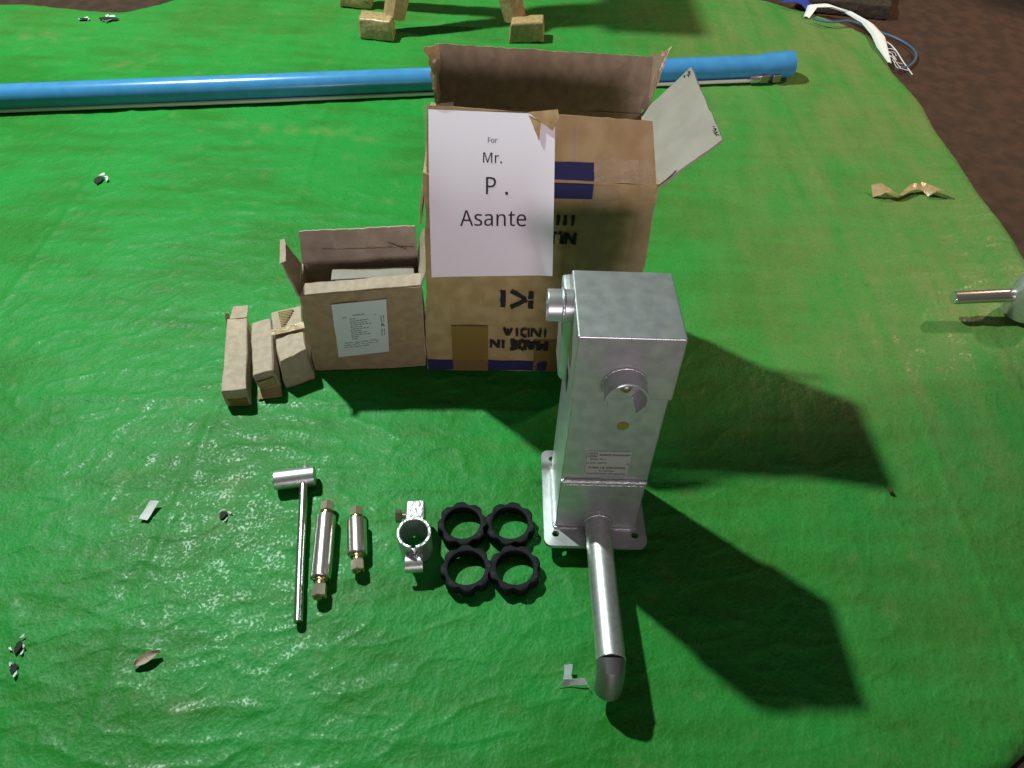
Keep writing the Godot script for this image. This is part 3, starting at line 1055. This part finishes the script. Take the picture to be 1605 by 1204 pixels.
	for k in 3:
		var w: float = 0.735 + k * 0.043
		var u: float = [0.16, 0.14, 0.14][k]
		var stop: float = [0.82, 0.80, 0.64][k]
		var path := []
		while u < stop:
			path.append(at.call(u, w + rg.randf_range(-0.012, 0.012)))
			u += 0.011
			if path.size() > 6 and rg.randf() < 0.25:
				b.tube(path, [0.00045], 4)
				path = []
				u += 0.02
		if path.size() > 1:
			b.tube(path, [0.00045], 4)
	part("handwriting", b, M.pen, lb)
	text("lettering", "A", 0.0085, at.call(0.90, 0.455), R, U, M.ink, lb, true)
	b = MB.new()
	for w in [[0.28, 0.36], [0.37, 0.41], [0.53, 0.60], [0.61, 0.66]]:
		smudge(b, at.call(0.885, w[0]), at.call(0.885, w[1]), R, 0.002)
		smudge(b, at.call(0.93, w[0]), at.call(0.93, w[1] - 0.01), R, 0.0016)
	part("stamp", b, M.faint_ink, lb)

func smudge(b: MB, a: Vector3, e: Vector3, up: Vector3, w: float) -> void:
	b.panel(a - up * w * 0.5, e - up * w * 0.5, e + up * w * 0.5, a + up * w * 0.5, 0.0003, 0.0, w * 0.5, int(absf(a.x * 9999)), 5, 1)

func build_cartons() -> void:
	var gp := "long small cartons lying left of the open carton"
	var B := thing("narrow_carton", "narrow long cardboard carton, leftmost of the three lying in a row", "cardboard box", Vector3.ZERO, gp)
	var b := MB.new()
	b.hexa([Vector3(-0.600, 0.001, -1.034), Vector3(-0.548, 0.001, -1.040), Vector3(-0.600, 0.001, -1.255), Vector3(-0.646, 0.001, -1.250), Vector3(-0.599, 0.047, -1.034), Vector3(-0.549, 0.049, -1.040), Vector3(-0.602, 0.046, -1.257), Vector3(-0.647, 0.046, -1.250)], 0.003, 0.002, 0.0025, 91, 6)
	part("carton_body", b, M.carton, B)
	b = MB.new()
	b.panel(Vector3(-0.640, 0.047, -1.250), Vector3(-0.603, 0.047, -1.256), Vector3(-0.607, 0.052, -1.292), Vector3(-0.640, 0.051, -1.286), 0.003, 0.003, 0.003, 92, 10, 6)
	b.panel(Vector3(-0.652, 0.03, -1.250), Vector3(-0.645, 0.03, -1.252), Vector3(-0.643, 0.055, -1.262), Vector3(-0.652, 0.054, -1.262), 0.003, 0.002, 0.002, 93, 4, 4)
	part("end_flap", b, M.carton, B)
	b = MB.new()
	b.panel(Vector3(-0.592, 0.004, -1.0315), Vector3(-0.552, 0.004, -1.0365), Vector3(-0.552, 0.026, -1.0365), Vector3(-0.592, 0.024, -1.0315), 0.001, 0.001, 0.001, 94)
	part("amber_tape", b, M.amber, B)

	B = thing("middle_carton", "middle cardboard carton of the three, pressed against the tape-banded one", "cardboard box", Vector3.ZERO, gp)
	b = MB.new()
	b.hexa([Vector3(-0.537, 0.001, -1.077), Vector3(-0.494, 0.001, -1.088), Vector3(-0.541, 0.001, -1.240), Vector3(-0.586, 0.001, -1.232), Vector3(-0.543, 0.055, -1.070), Vector3(-0.498, 0.066, -1.082), Vector3(-0.542, 0.060, -1.246), Vector3(-0.588, 0.052, -1.236)], 0.0045, 0.003, 0.003, 95, 6)
	part("carton_body", b, M.carton, B)
	b = MB.new()
	b.panel(Vector3(-0.534, 0.016, -1.0705), Vector3(-0.500, 0.022, -1.0795), Vector3(-0.502, 0.048, -1.0765), Vector3(-0.536, 0.040, -1.0675), 0.001, 0.002, 0.002, 96)
	part("amber_tape", b, M.wrap, B)
	b = MB.new()
	b.panel(Vector3(-0.539, 0.0, -1.055), Vector3(-0.490, 0.0, -1.066), Vector3(-0.494, 0.012, -1.088), Vector3(-0.538, 0.010, -1.078), 0.003, 0.003, 0.003, 97, 10, 4)
	part("bottom_flap", b, M.card, B)

	B = thing("banded_carton", "crushed cardboard carton with a tape band, against the open carton's left side", "cardboard box", Vector3.ZERO, gp)
	b = MB.new()
	b.hexa([Vector3(-0.487, 0.001, -1.090), Vector3(-0.430, 0.001, -1.120), Vector3(-0.472, 0.001, -1.262), Vector3(-0.535, 0.001, -1.245), Vector3(-0.490, 0.072, -1.096), Vector3(-0.436, 0.078, -1.130), Vector3(-0.480, 0.074, -1.272), Vector3(-0.545, 0.068, -1.252)], 0.004, 0.004, 0.005, 98, 7)
	var cb := part("carton_body", b, M.carton, B)
	b = MB.new()
	b.panel(Vector3(-0.521, 0.0785, -1.170), Vector3(-0.453, 0.0850, -1.192), Vector3(-0.459, 0.0850, -1.210), Vector3(-0.527, 0.0775, -1.188), 0.0012, 0.003, 0.003, 99, 14, 4)
	part("amber_tape", b, M.wrap, cb)
	# corrugated inside showing in a torn wedge
	b = MB.new()
	for k in 11:
		var f := k / 10.0
		var a := Vector3(-0.524, 0.0765, -1.246).lerp(Vector3(-0.505, 0.0790, -1.196), f)
		var e := Vector3(-0.492, 0.0785, -1.254).lerp(Vector3(-0.503, 0.0790, -1.196), f)
		b.tube([a, e], [0.0021], 8)
	part("corrugation", b, M.card, cb)

# ---------------------------------------------------------------- small metal parts
func build_hardware() -> void:
	# T wrench
	var W := thing("tee_wrench", "silver T-shaped socket wrench lying leftmost among the loose metal parts", "wrench")
	var b := MB.new()
	var h0 := Vector3(-0.449, 0.019, -0.838)
	var h1 := Vector3(-0.374, 0.019, -0.852)
	var d := (h1 - h0).normalized()
	var bx := Transform3D(Basis(Quaternion(Vector3.UP, d)), h0)
	var l := (h1 - h0).length()
	b.lathe([Vector2(0.0125, 0.014), Vector2(0.0150, 0.0), Vector2(0.0178, 0.0), Vector2(0.0190, 0.0012), Vector2(0.0190, l - 0.0012), Vector2(0.0178, l)], 40, bx)
	var hd := part("socket_head", b, M.steel_pipe, W)
	b = MB.new()
	b.lathe([Vector2(0.0075, 0), Vector2(0.0075, 0.004), Vector2(0.005, 0.0065)], 20, Transform3D(Basis(Quaternion(Vector3.UP, Vector3(-0.12, 0.35, -1).normalized())), Vector3(-0.3945, 0.022, -0.866)))
	part("stud", b, M.steel_pipe, hd)
	b = MB.new()
	b.tube([Vector3(-0.392, 0.018, -0.832), Vector3(-0.380, 0.0155, -0.76), Vector3(-0.364, 0.012, -0.66), Vector3(-0.347, 0.0085, -0.561), Vector3(-0.3467, 0.0084, -0.5597)], [0.0079, 0.0079, 0.0079, 0.0079, 0.0070], 24)
	part("handle_rod", b, M.steel, W)
	b = MB.new()
	bead_ring(b, Transform3D(Basis(Quaternion(Vector3.UP, Vector3(0.15, -0.03, 1).normalized())), Vector3(-0.3915, 0.018, -0.8325)), 0.0078, 0.0022, 0, TAU)
	part("weld_ring", b, M.weld, hd)
	# two pivot pins
	pivot("pivot_pin", "longer steel pivot pin with a hex nut at each end, right of the T wrench", Vector3(-0.3395, 0.0175, -0.796), Vector3(-0.3175, 0.0175, -0.597), 0.0178, 0.165, 0.805, 0.0132)
	pivot("short_pivot_pin", "shorter steel pivot pin with a hex nut at each end, left of the ring clamp", Vector3(-0.2835, 0.0170, -0.786), Vector3(-0.2590, 0.0170, -0.650), 0.0178, 0.215, 0.745, 0.0125)
	ring_clamp()
	# four ring nuts
	var gp := "black plastic ring nuts laid in a square"
	var spec := [[-0.0825, -0.7565, 0.15, "black plastic ring nut, far left of the four beside the pump flange"], [0.0055, -0.7600, 0.62, "black plastic ring nut, far right of the four beside the pump flange"], [-0.0690, -0.6655, 0.9, "black plastic ring nut, near left of the four beside the pump flange"], [0.0165, -0.6690, 0.35, "black plastic ring nut, near right of the four beside the pump flange"]]
	var first := ring_nut(spec[0][3], gp)
	for i in 4:
		var o := first if i == 0 else again(first, spec[i][3])
		o.position = Vector3(spec[i][0], 0.001, spec[i][1])
		o.rotation.y = spec[i][2]

func pivot(called: String, label: String, p0: Vector3, p1: Vector3, r: float, f0: float, f1: float, rn: float) -> void:
	var T := thing(called, label, "pivot pin", Vector3.ZERO, "")
	var d := (p1 - p0).normalized()
	var l := (p1 - p0).length()
	var x := Transform3D(Basis(Quaternion(Vector3.UP, d)), p0)
	var b := MB.new()
	b.lathe([Vector2(r - 0.0025, f0 * l), Vector2(r, f0 * l + 0.0022), Vector2(r, f1 * l - 0.0022), Vector2(r - 0.0025, f1 * l)], 44, x)
	part("sleeve", b, M.bright, T)
	for e in 2:
		var a := f0 * l if e == 0 else f1 * l
		var s := -1.0 if e == 0 else 1.0
		var y := Transform3D(Basis(Quaternion(Vector3.UP, d * s)), p0 + d * a)
		b = MB.new()
		b.lathe([Vector2(r * 0.72, -0.001), Vector2(r * 0.70, 0.004), Vector2(r * 0.55, 0.006), Vector2(r * 0.55, 0.012)], 28, y)
		part("bushing", b, M.bronze, T)
		var run := (f0 * l if e == 0 else (1.0 - f1) * l)
		b = MB.new()
		var hx := []
		for k in 6:
			hx.append(Vector2(cos(TAU * (k + 0.3) / 6), sin(TAU * (k + 0.3) / 6)) * rn)
		b.prism(hx, run * 0.30, run * 0.88, 0.0012, y)
		var nut := part("hex_nut", b, M.brass, T)
		b = MB.new()
		b.lathe([Vector2(rn * 0.72, run * 0.86), Vector2(rn * 0.70, run * 0.92), Vector2(rn * 0.45, run * 0.93), Vector2(rn * 0.42, run * 0.99), Vector2(rn * 0.2, run)], 24, y)
		part("thread_end", b, M.bronze, nut)

func ring_clamp() -> void:
	var T := thing("ring_clamp", "silver split ring clamp standing on end with a bolt, between pins and black rings", "clamp", Vector3(-0.164, 0.0, -0.712))
	T.rotation_degrees = Vector3(5.0, 4.0, 0.0)
	T.scale = Vector3.ONE * 1.15
	var b := MB.new()
	# split tube: an almost closed section swept upward
	var outer := []
	var g := deg_to_rad(9.0)
	var n := 46
	var rows := []
	var lay := [[0.0, 0.0], [0.001, 0.0], [0.054, 0.0], [0.056, 0.0015]]
	for q in [[0.0265, 0.002], [0.0265, 0.058], [0.0255, 0.059], [0.0225, 0.059], [0.0215, 0.058], [0.0215, 0.002], [0.0265, 0.002]]:
		var row := []
		for k in n + 1:
			var a := PI / 2 + g + (TAU - 2 * g) * k / n
			row.append(Vector3(cos(a) * q[0], q[1], sin(a) * q[0]))
		rows.append(row)
	# closed by caps at the slit
	var p := PackedVector3Array()
	var tri := PackedInt32Array()
	var nc := n + 1
	for i in 6:
		for k in nc:
			p.append(rows[i][k])
	for i in 6:
		for k in n:
			var a := i * nc + k
			var c := (i + 1) % 6 * nc + k
			tri.append_array([a, a + 1, c + 1, a, c + 1, c])
	for e in [0, n]:
		for i in range(1, 5):
			if e == 0:
				tri.append_array([0 * nc + e, i * nc + e, (i + 1) * nc + e])
			else:
				tri.append_array([0 * nc + e, (i + 1) * nc + e, i * nc + e])
	b.add(p, tri, PackedVector2Array(), 35.0)
	part("split_ring", b, M.cast, T)
	b = MB.new()
	b.box(Vector3(-0.0145, 0.018, -0.060), Vector3(0.0150, 0.052, -0.0245), 0.004)
	part("back_lug", b, M.cast, T)
	b = MB.new()
	var hx := []
	for k in 6:
		hx.append(Vector2(cos(TAU * k / 6), sin(TAU * k / 6)) * 0.0105)
	var y := Transform3D(Basis(Vector3(0, 0, 1), PI / 2), Vector3(-0.0145, 0.036, -0.040))
	b.prism(hx, 0.008, 0.017, 0.001, y)
	var hb := part("bolt_head", b, M.bolt, T)
	b = MB.new()
	b.lathe([Vector2(0.0045, -0.002), Vector2(0.0045, 0.010)], 16, y)
	part("bolt_shank", b, M.bolt, hb)
	# curled strap at the slit
	var rws := []
	for k in 15:
		var a := lerpf(-0.2, PI * 1.15, k / 14.0)
		var c := Vector3(0, 0.026, 0.036) + Vector3(0, sin(a) * 0.013, -cos(a) * -0.013)
		rws.append([c + Vector3(-0.0135, 0, 0), c + Vector3(-0.004, 0, 0), c + Vector3(0.004, 0, 0), c + Vector3(0.0135, 0, 0)])
	b = MB.new()
	b.sheet(rws, 0.003)
	part("curled_strap", b, M.steel_pipe, T)
	b = MB.new()
	b.box(Vector3(-0.0042, 0.006, 0.0205), Vector3(0.0030, 0.048, 0.030), 0.001)
	part("slit_tongue", b, M.steel, T)
	b = MB.new()
	b.box(Vector3(-0.014, 0.030, 0.0255), Vector3(0.0125, 0.040, 0.0315), 0.0015)
	part("strap_root", b, M.cast, T)

func ring_nut(label: String, gp: String) -> Node3D:
	var T := thing("ring_nut", label, "ring nut", Vector3.ZERO, gp)
	var b := MB.new()
	var seg := 96
	var p := PackedVector3Array()
	var tri := PackedInt32Array()
	var prof := [[0.0355, 0.0, 0.0], [0.0340, 0.003, 0.0], [0.0325, 0.019, 0.0], [0.0332, 0.0213, 0.0], [0.0348, 0.0225, 0.0], [0.0408, 0.0225, 0.75], [0.0425, 0.0205, 1.0], [0.0430, 0.002, 1.0], [0.0410, 0.0, 0.8]]
	var m := prof.size()
	for q in prof:
		for k in seg:
			var a := TAU * k / seg
			var lobe := 0.5 + 0.5 * cos(a * 8.0) - 0.16 * cos(a * 16.0)
			var r: float = q[0] + q[2] * (lobe * 0.0052 - 0.0008)
			p.append(Vector3(cos(a) * r, q[1], sin(a) * r))
	for i in m:
		for k in seg:
			var a := i * seg + k
			var c := i * seg + (k + 1) % seg
			var e := (i + 1) % m * seg + (k + 1) % seg
			var f := (i + 1) % m * seg + k
			tri.append_array([a, c, e, a, e, f])
	b.add(p, tri, PackedVector2Array(), 38.0)
	part("lobed_ring", b, M.rubber, T)
	for k in [1, 4]:
		b = MB.new()
		var a: float = TAU * k / 8.0
		b.lathe([Vector2(0.0035, -0.006), Vector2(0.0035, 0.0002)], 14, Transform3D(Basis(), Vector3(cos(a) * 0.0398, 0.0226, sin(a) * 0.0398)))
		part("dimple", b, M.dark, T)
	return T

# ---------------------------------------------------------------- background things
func build_background() -> void:
	# riser pipe
	var P := thing("riser_pipe", "long glossy blue plastic pipe lying across the tarpaulin behind the boxes", "pipe")
	var a := Vector3(-2.45, 0.040, -2.078)
	var e := Vector3(0.795, 0.040, -2.590)
	var f := Vector3(0.922, 0.044, -2.611)
	var b := MB.new()
	var path := []
	for k in 24:
		path.append(a.lerp(e, k / 23.0))
	var rad := []
	for k in 24:
		rad.append(0.0375)
	path.append_array([e.lerp(f, 0.15), e.lerp(f, 0.3), e.lerp(f, 0.95), f])
	rad.append_array([0.0380, 0.0422, 0.0430, 0.0430])
	b.tube(path, rad, 56)
	part("pipe_wall", b, M.blue, P)
	b = MB.new()
	var dr := (f - a).normalized()
	b.lathe([Vector2(0.039, 0.0), Vector2(0.039, 0.0012)], 40, Transform3D(Basis(Quaternion(Vector3.UP, dr)), f + dr * 0.0002))
	part("open_end", b, M.dark, P)
	# pump rod
	var R := thing("pump_rod", "thin pale steel rod lying along the near side of the blue pipe", "rod")
	b = MB.new()
	var r0 := Vector3(-2.45, 0.008, -2.055)
	var r1 := Vector3(0.775, 0.010, -2.550)
	b.tube([r0, r0.lerp(r1, 0.5) + Vector3(0, -0.001, 0.002), r1], [0.0062], 16)
	part("shaft", b, M.pale_steel, R)
	dr = (r1 - r0).normalized()
	b = MB.new()
	b.lathe([Vector2(0.007, -0.002), Vector2(0.013, 0.0), Vector2(0.014, 0.010), Vector2(0.014, 0.030), Vector2(0.011, 0.036)], 24, Transform3D(Basis(Quaternion(Vector3.UP, dr)), r1 + Vector3(0, 0.004, 0)))
	part("ferrule", b, M.bright, R)
	b = MB.new()
	var q0 := r1 + dr * 0.034 + Vector3(0, 0.006, 0)
	var side := dr.cross(Vector3.UP).normalized()
	var hook := Transform3D(Basis(dr, Vector3.UP, side), q0)
	b.box(Vector3(0, -0.012, -0.013), Vector3(0.030, 0.014, 0.013), 0.003, hook)
	b.box(Vector3(0.030, -0.012, -0.013), Vector3(0.046, 0.014, -0.003), 0.003, hook)
	b.box(Vector3(0.044, -0.012, -0.013), Vector3(0.072, 0.014, 0.013), 0.003, hook)
	part("hook_connector", b, M.bolt, R)
	# wrapped tripod stand at the top edge
	var S := thing("wrapped_tripod_stand", "pump stand with bent legs wrapped in brown packing tape at the far side", "stand")
	var apex := Vector3(-0.27, 0.70, -2.98)
	for g in [[Vector3(-0.535, 0.0, -2.815), Vector3(-0.475, 0.075, -2.850), 0.0], [Vector3(0.010, 0.0, -2.835), Vector3(-0.035, 0.075, -2.875), 0.0], [Vector3(-0.655, 0.0, -3.085), Vector3(-0.600, 0.075, -3.085), 0.0]]:
		var ft: Vector3 = g[0]
		var kn: Vector3 = g[1]
		var out := Vector3(ft.x - apex.x, 0, (ft.z - apex.z) * 0.35).normalized()
		var sd := Vector3(-out.z, 0, out.x)
		b = MB.new()
		var c := []
		for y in [0.001, 0.072]:
			var gr := 0.064 - (0.006 if y > 0.05 else 0.0)
			for s in [[-1, 1], [1, 1], [1, -1], [-1, -1]]:
				c.append(ft + Vector3(0, y, 0) + Vector3(s[0] * gr, 0, s[1] * 0.036) + Vector3(0, 0, 0) + sd * 0.0 + Vector3(0, 0, -s[0] * 0.01 * signf(out.x)))
		b.hexa(c, 0.006, 0.002, 0.005, 101 + int(ft.x * 100), 5)
		var foot := part("wrapped_foot", b, M.wrap, S)
		b = MB.new()
		var pth := []
		var rd := []
		for k in 10:
			pth.append(kn.lerp(apex, k / 9.0) + Vector3(0, -0.02 if k == 0 else 0.0, 0))
			rd.append(0.040 + 0.003 * sin(k * 2.1))
		b.tube(pth, rd, 8)
		part("wrapped_leg", b, M.wrap, S)
	b = MB.new()
	b.lathe([Vector2(0.075, 0.62), Vector2(0.082, 0.64), Vector2(0.082, 1.12), Vector2(0.076, 1.14)], 28, Transform3D(Basis(), Vector3(-0.27, 0, -2.98)))
	part("centre_pipe", b, M.wrap, S)
	b = MB.new()
	b.box(Vector3(-0.40, 1.14, -3.11), Vector3(-0.14, 1.155, -2.85), 0.004)
	part("top_flange", b, M.wrap, S)
	# pump handle poking in at the right
	var H := thing("steel_lever", "silver steel rod on a thick steel barrel poking in at the right edge", "handle")
	b = MB.new()
	var p0 := Vector3(1.042, 0.052, -1.404)
	var p1 := Vector3(1.190, 0.058, -1.415)
	b.tube([p0, p0.lerp(p1, 0.02), p0.lerp(p1, 0.5), p1], [0.0148, 0.0160, 0.0160, 0.0160], 32)
	part("rod", b, M.bright, H)
	b = MB.new()
	b.lathe([Vector2(0.034, 0.0), Vector2(0.043, 0.006), Vector2(0.046, 0.03), Vector2(0.046, 0.080), Vector2(0.040, 0.094), Vector2(0.028, 0.100)], 36, Transform3D(Basis(Vector3(0, 0, 1), -0.05), Vector3(1.224, 0.003, -1.412)))
	part("barrel", b, M.steel_pipe, H)
	b = MB.new()
	b.tube([Vector3(1.25, 0.05, -1.42), Vector3(1.80, 0.05, -1.50)], [0.0170], 24)
	part("long_arm", b, M.steel, H)
	# litter on the tarpaulin
	b = MB.new()
	b.panel(Vector3(-0.684, 0.004, -0.752), Vector3(-0.668, 0.003, -0.750), Vector3(-0.656, 0.012, -0.788), Vector3(-0.672, 0.016, -0.786), 0.0008, 0.006, 0.002, 111, 8, 8)
	tag(part("paper_scrap", b, M.white, self), "small torn scrap of white paper on the tarpaulin, left of the wrench", "paper scrap")
	b = MB.new()
	var rows := []
	for i in 9:
		var u := i / 8.0
		var row := []
		var wd := 0.009 * sin(PI * pow(u, 0.8) * 0.92 + 0.06)
		for j in 5:
			var s := j / 4.0 * 2.0 - 1.0
			row.append(Vector3(-0.597 + 0.036 * u + s * wd * 0.55, 0.0035 + 0.005 * absf(s) * absf(s) + 0.004 * u, -0.478 - 0.024 * u + s * wd * 0.85))
		rows.append(row)
	b.sheet(rows, 0.0008)
	tag(part("dry_leaf", b, M.leaf, self), "curled dry brown leaf on the tarpaulin near the front left", "leaf")
	var Pl := thing("plastic_scrap", "torn pale plastic scrap on the tarpaulin left of the pump spout", "plastic scrap")
	b = MB.new()
	b.panel(Vector3(0.094, 0.003, -0.470), Vector3(0.138, 0.004, -0.474), Vector3(0.134, 0.012, -0.481), Vector3(0.099, 0.013, -0.479), 0.0008, 0.006, 0.004, 112, 12, 4)
	b.panel(Vector3(0.134, 0.012, -0.481), Vector3(0.138, 0.004, -0.474), Vector3(0.143, 0.004, -0.466), Vector3(0.139, 0.007, -0.470), 0.0008, 0.003, 0.002, 113, 5, 3)
	part("strip", b, M.grey_plastic, Pl)
	b = MB.new()
	b.panel(Vector3(0.100, 0.006, -0.480), Vector3(0.113, 0.006, -0.482), Vector3(0.114, 0.013, -0.502), Vector3(0.100, 0.014, -0.500), 0.0008, 0.004, 0.003, 114, 6, 6)
	part("curl", b, M.grey_plastic, Pl)
	b = MB.new()
	rows = []
	for i in 21:
		var u := i / 20.0
		var wd: float = 0.020 if u < 0.12 else (0.011 if u < 0.68 else lerpf(0.028, 0.004, (u - 0.68) / 0.32))
		var c := Vector3(1.012 + 0.225 * u, 0.006 + 0.012 * absf(sin(u * 9.0)), -1.912 + 0.032 * sin(u * 7.0) * smoothstep(0.0, 0.4, u) * (1.0 - 0.6 * u))
		row_add(rows, c, Vector3(0.3 * sin(u * 8.0), 0.5 * sin(u * 11.0 + 1.0), -1).normalized() * wd)
	b.sheet(rows, 0.0008)
	tag(part("tape_strip", b, M.wrap, self), "twisted strip of brown packing tape near the right tarpaulin edge", "tape")
	b = MB.new()
	b.hexa([Vector3(0.748, 0, -0.868), Vector3(0.757, 0, -0.868), Vector3(0.757, 0, -0.880), Vector3(0.748, 0, -0.880), Vector3(0.749, 0.006, -0.870), Vector3(0.756, 0.008, -0.870), Vector3(0.756, 0.006, -0.878), Vector3(0.749, 0.007, -0.879)], 0.002, 0.0, 0.003, 3, 3)
	tag(part("brown_crumb", b, M.brick, self), "tiny reddish brown crumb at the tip of the box's shadow", "crumb")
	# things at the far right corner
	b = MB.new()
	b.hexa([Vector3(1.14, -0.02, -3.21), Vector3(1.44, -0.02, -3.155), Vector3(1.52, -0.02, -3.42), Vector3(1.16, -0.02, -3.45), Vector3(1.145, 0.035, -3.215), Vector3(1.44, 0.035, -3.16), Vector3(1.52, 0.035, -3.42), Vector3(1.165, 0.035, -3.45)], 0.006, 0.0, 0.006, 121, 8)
	tag(part("timber_board", b, M.timber, self), "dark weathered timber board on the earth behind the tarpaulin corner", "board")
	b = MB.new()
	rows = []
	for i in 7:
		var u := i / 6.0
		row_add(rows, Vector3(1.055 + 0.085 * u, 0.012 + 0.018 * sin(u * 4.0), -3.255 + 0.085 * u), Vector3(0.030, 0.008 * sin(u * 6), -0.035) * (1.0 - 0.35 * u))
	b.sheet(rows, 0.002)
	tag(part("blue_cloth", b, M.cloth_blue, self), "crumpled blue plastic cloth at the folded far corner of the tarpaulin", "cloth")
	b = MB.new()
	var cr := [Vector3(1.11, 0.016, -3.06), Vector3(1.17, 0.02, -3.025), Vector3(1.25, 0.018, -3.045), Vector3(1.343, -0.005, -3.028), Vector3(1.413, -0.01, -2.977), Vector3(1.449, -0.01, -2.899), Vector3(1.442, -0.01, -2.82), Vector3(1.386, -0.01, -2.74), Vector3(1.318, 0.002, -2.70)]
	var cv := []
	for i in cr.size() - 1:
		for k in 5:
			cv.append((cr[i] as Vector3).cubic_interpolate(cr[i + 1], cr[maxi(i - 1, 0)], cr[mini(i + 2, cr.size() - 1)], k / 5.0))
	b.tube(cv, [0.0042], 8)
	tag(part("blue_twine", b, M.cord_blue, self), "thin blue plastic cord looping off the tarpaulin's far corner", "cord")
	b = MB.new()
	b.tube([Vector3(1.330, 0.012, -2.92), Vector3(1.362, 0.004, -2.885), Vector3(1.378, -0.006, -2.86), Vector3(1.380, -0.010, -2.78), Vector3(1.384, -0.012, -2.682)], [0.0020], 8)
	tag(part("white_cord", b, M.white, self), "short white cord end lying on the bare earth by the hem", "cord")

func row_add(rows: Array, c: Vector3, half: Vector3) -> void:
	rows.append([c - half, c - half * 0.33, c + half * 0.33, c + half])

func bulb(called: String, label: String, at: Vector3, r: float, energy: float, color: Color) -> Node3D:
	var o := thing(called, label, "lamp", at, "")
	var s := SphereMesh.new()
	s.radius = r
	s.height = r * 2.0
	var m := mat(Color.WHITE)
	m.emission_enabled = true
	m.emission = color
	m.emission_energy_multiplier = energy
	s.material = m
	var mi := MeshInstance3D.new()
	mi.name = "bulb"
	mi.mesh = s
	o.add_child(mi)
	return o

func _ready() -> void:
	# ------------------------------------------------ camera, lamps, exposure
	var cam := Camera3D.new()
	cam.name = "camera"
	add_child(cam)
	cam.position = Vector3(0, 1.25, 0)
	cam.rotation_order = EULER_ORDER_YXZ
	cam.rotation_degrees = Vector3(-48.0, 0.0, 2.0)
	cam.fov = 2.0 * rad_to_deg(atan(602.0 / 1205.0))
	cam.near = 0.05
	cam.far = 60.0
	cam.current = true
	var we := WorldEnvironment.new()
	var env := Environment.new()
	env.background_mode = Environment.BG_COLOR
	env.background_color = Color(0.285, 0.28, 0.265)
	env.background_energy_multiplier = 1.0
	env.tonemap_mode = Environment.TONE_MAPPER_LINEAR
	env.tonemap_exposure = 1.0
	env.sdfgi_enabled = true
	env.ssao_enabled = true
	env.ssil_enabled = true
	we.environment = env
	we.name = "environment"
	add_child(we)
	# key lamp: a cool bulb high at the left, behind the goods
	var k := OmniLight3D.new()
	k.name = "key_lamp_light"
	k.position = Vector3(-1.83, 3.5, -2.71)
	k.light_color = Color(0.93, 1.0, 0.965)
	k.light_energy = 21.5
	k.light_size = 0.08
	k.omni_range = 14.0
	k.omni_attenuation = 2.0
	k.shadow_enabled = true
	add_child(k)
	# low lamp behind the camera: grazes the far goods, its beam ends about a metre in front of the camera
	var c := SpotLight3D.new()
	c.name = "low_lamp_light"
	c.position = Vector3(0.50, 1.35, 3.2)
	c.look_at_from_position(c.position, c.position + Vector3(0.02, tan(deg_to_rad(10.2)), -1.0))
	c.spot_angle = 26.0
	c.spot_angle_attenuation = 0.15
	c.spot_range = 16.0
	c.spot_attenuation = 2.0
	c.light_color = Color(1.0, 0.92, 0.95)
	c.light_energy = 15.5
	c.light_size = 0.75
	c.shadow_enabled = true
	add_child(c)
	# warm lamp over the far right
	var w := SpotLight3D.new()
	w.name = "warm_lamp_light"
	w.position = Vector3(2.9, 1.9, -2.9)
	w.look_at_from_position(w.position, Vector3(1.0, 0.0, -2.6))
	w.spot_angle = 27.0
	w.spot_angle_attenuation = 0.2
	w.spot_range = 14.0
	w.spot_attenuation = 2.0
	w.light_color = Color(1.0, 0.86, 0.72)
	w.light_energy = 4.2
	w.light_size = 0.08
	w.shadow_enabled = true
	add_child(w)
	bulb("lamp_bulb", "bare cool white bulb hanging above the far left of the tarpaulin", k.position, 0.05, 3.0, k.light_color)
	bulb("lamp_bulb", "low neutral lamp behind the photographer", c.position, 0.08, 3.0, c.light_color)
	bulb("lamp_bulb", "warm bulb beyond the right edge of the tarpaulin", w.position, 0.05, 3.0, w.light_color)
	make_materials()
	M.steel_pipe = tri_mat(noise_tex(0.03, lin(0.60, 0.60, 0.61), lin(0.74, 0.74, 0.75), 17, 4), 9.0, 0.40, 0.9)
	M.steel_dull = mat(lin(0.30, 0.30, 0.30), 0.45, 0.9)
	M.pale_steel = mat(lin(0.72, 0.71, 0.68), 0.5, 0.1)
	M.brick = mat(lin(0.10, 0.04, 0.02), 0.8)
	# ------------------------------------------------ setting
	var gm := PlaneMesh.new()
	gm.size = Vector2(24, 24)
	gm.subdivide_width = 60
	gm.subdivide_depth = 60
	gm.material = M.soil
	var gr := MeshInstance3D.new()
	gr.name = "ground"
	gr.mesh = gm
	gr.position = Vector3(0, -0.022, -2.0)
	gr.set_meta("kind", "structure")
	gr.set_meta("label", "bare brown earth round the tarpaulin")
	add_child(gr)
	build_tarp()
	# ------------------------------------------------ goods
	build_big_box()
	build_paper()
	build_small_box()
	build_cartons()
	build_pump()
	build_hardware()
	build_background()
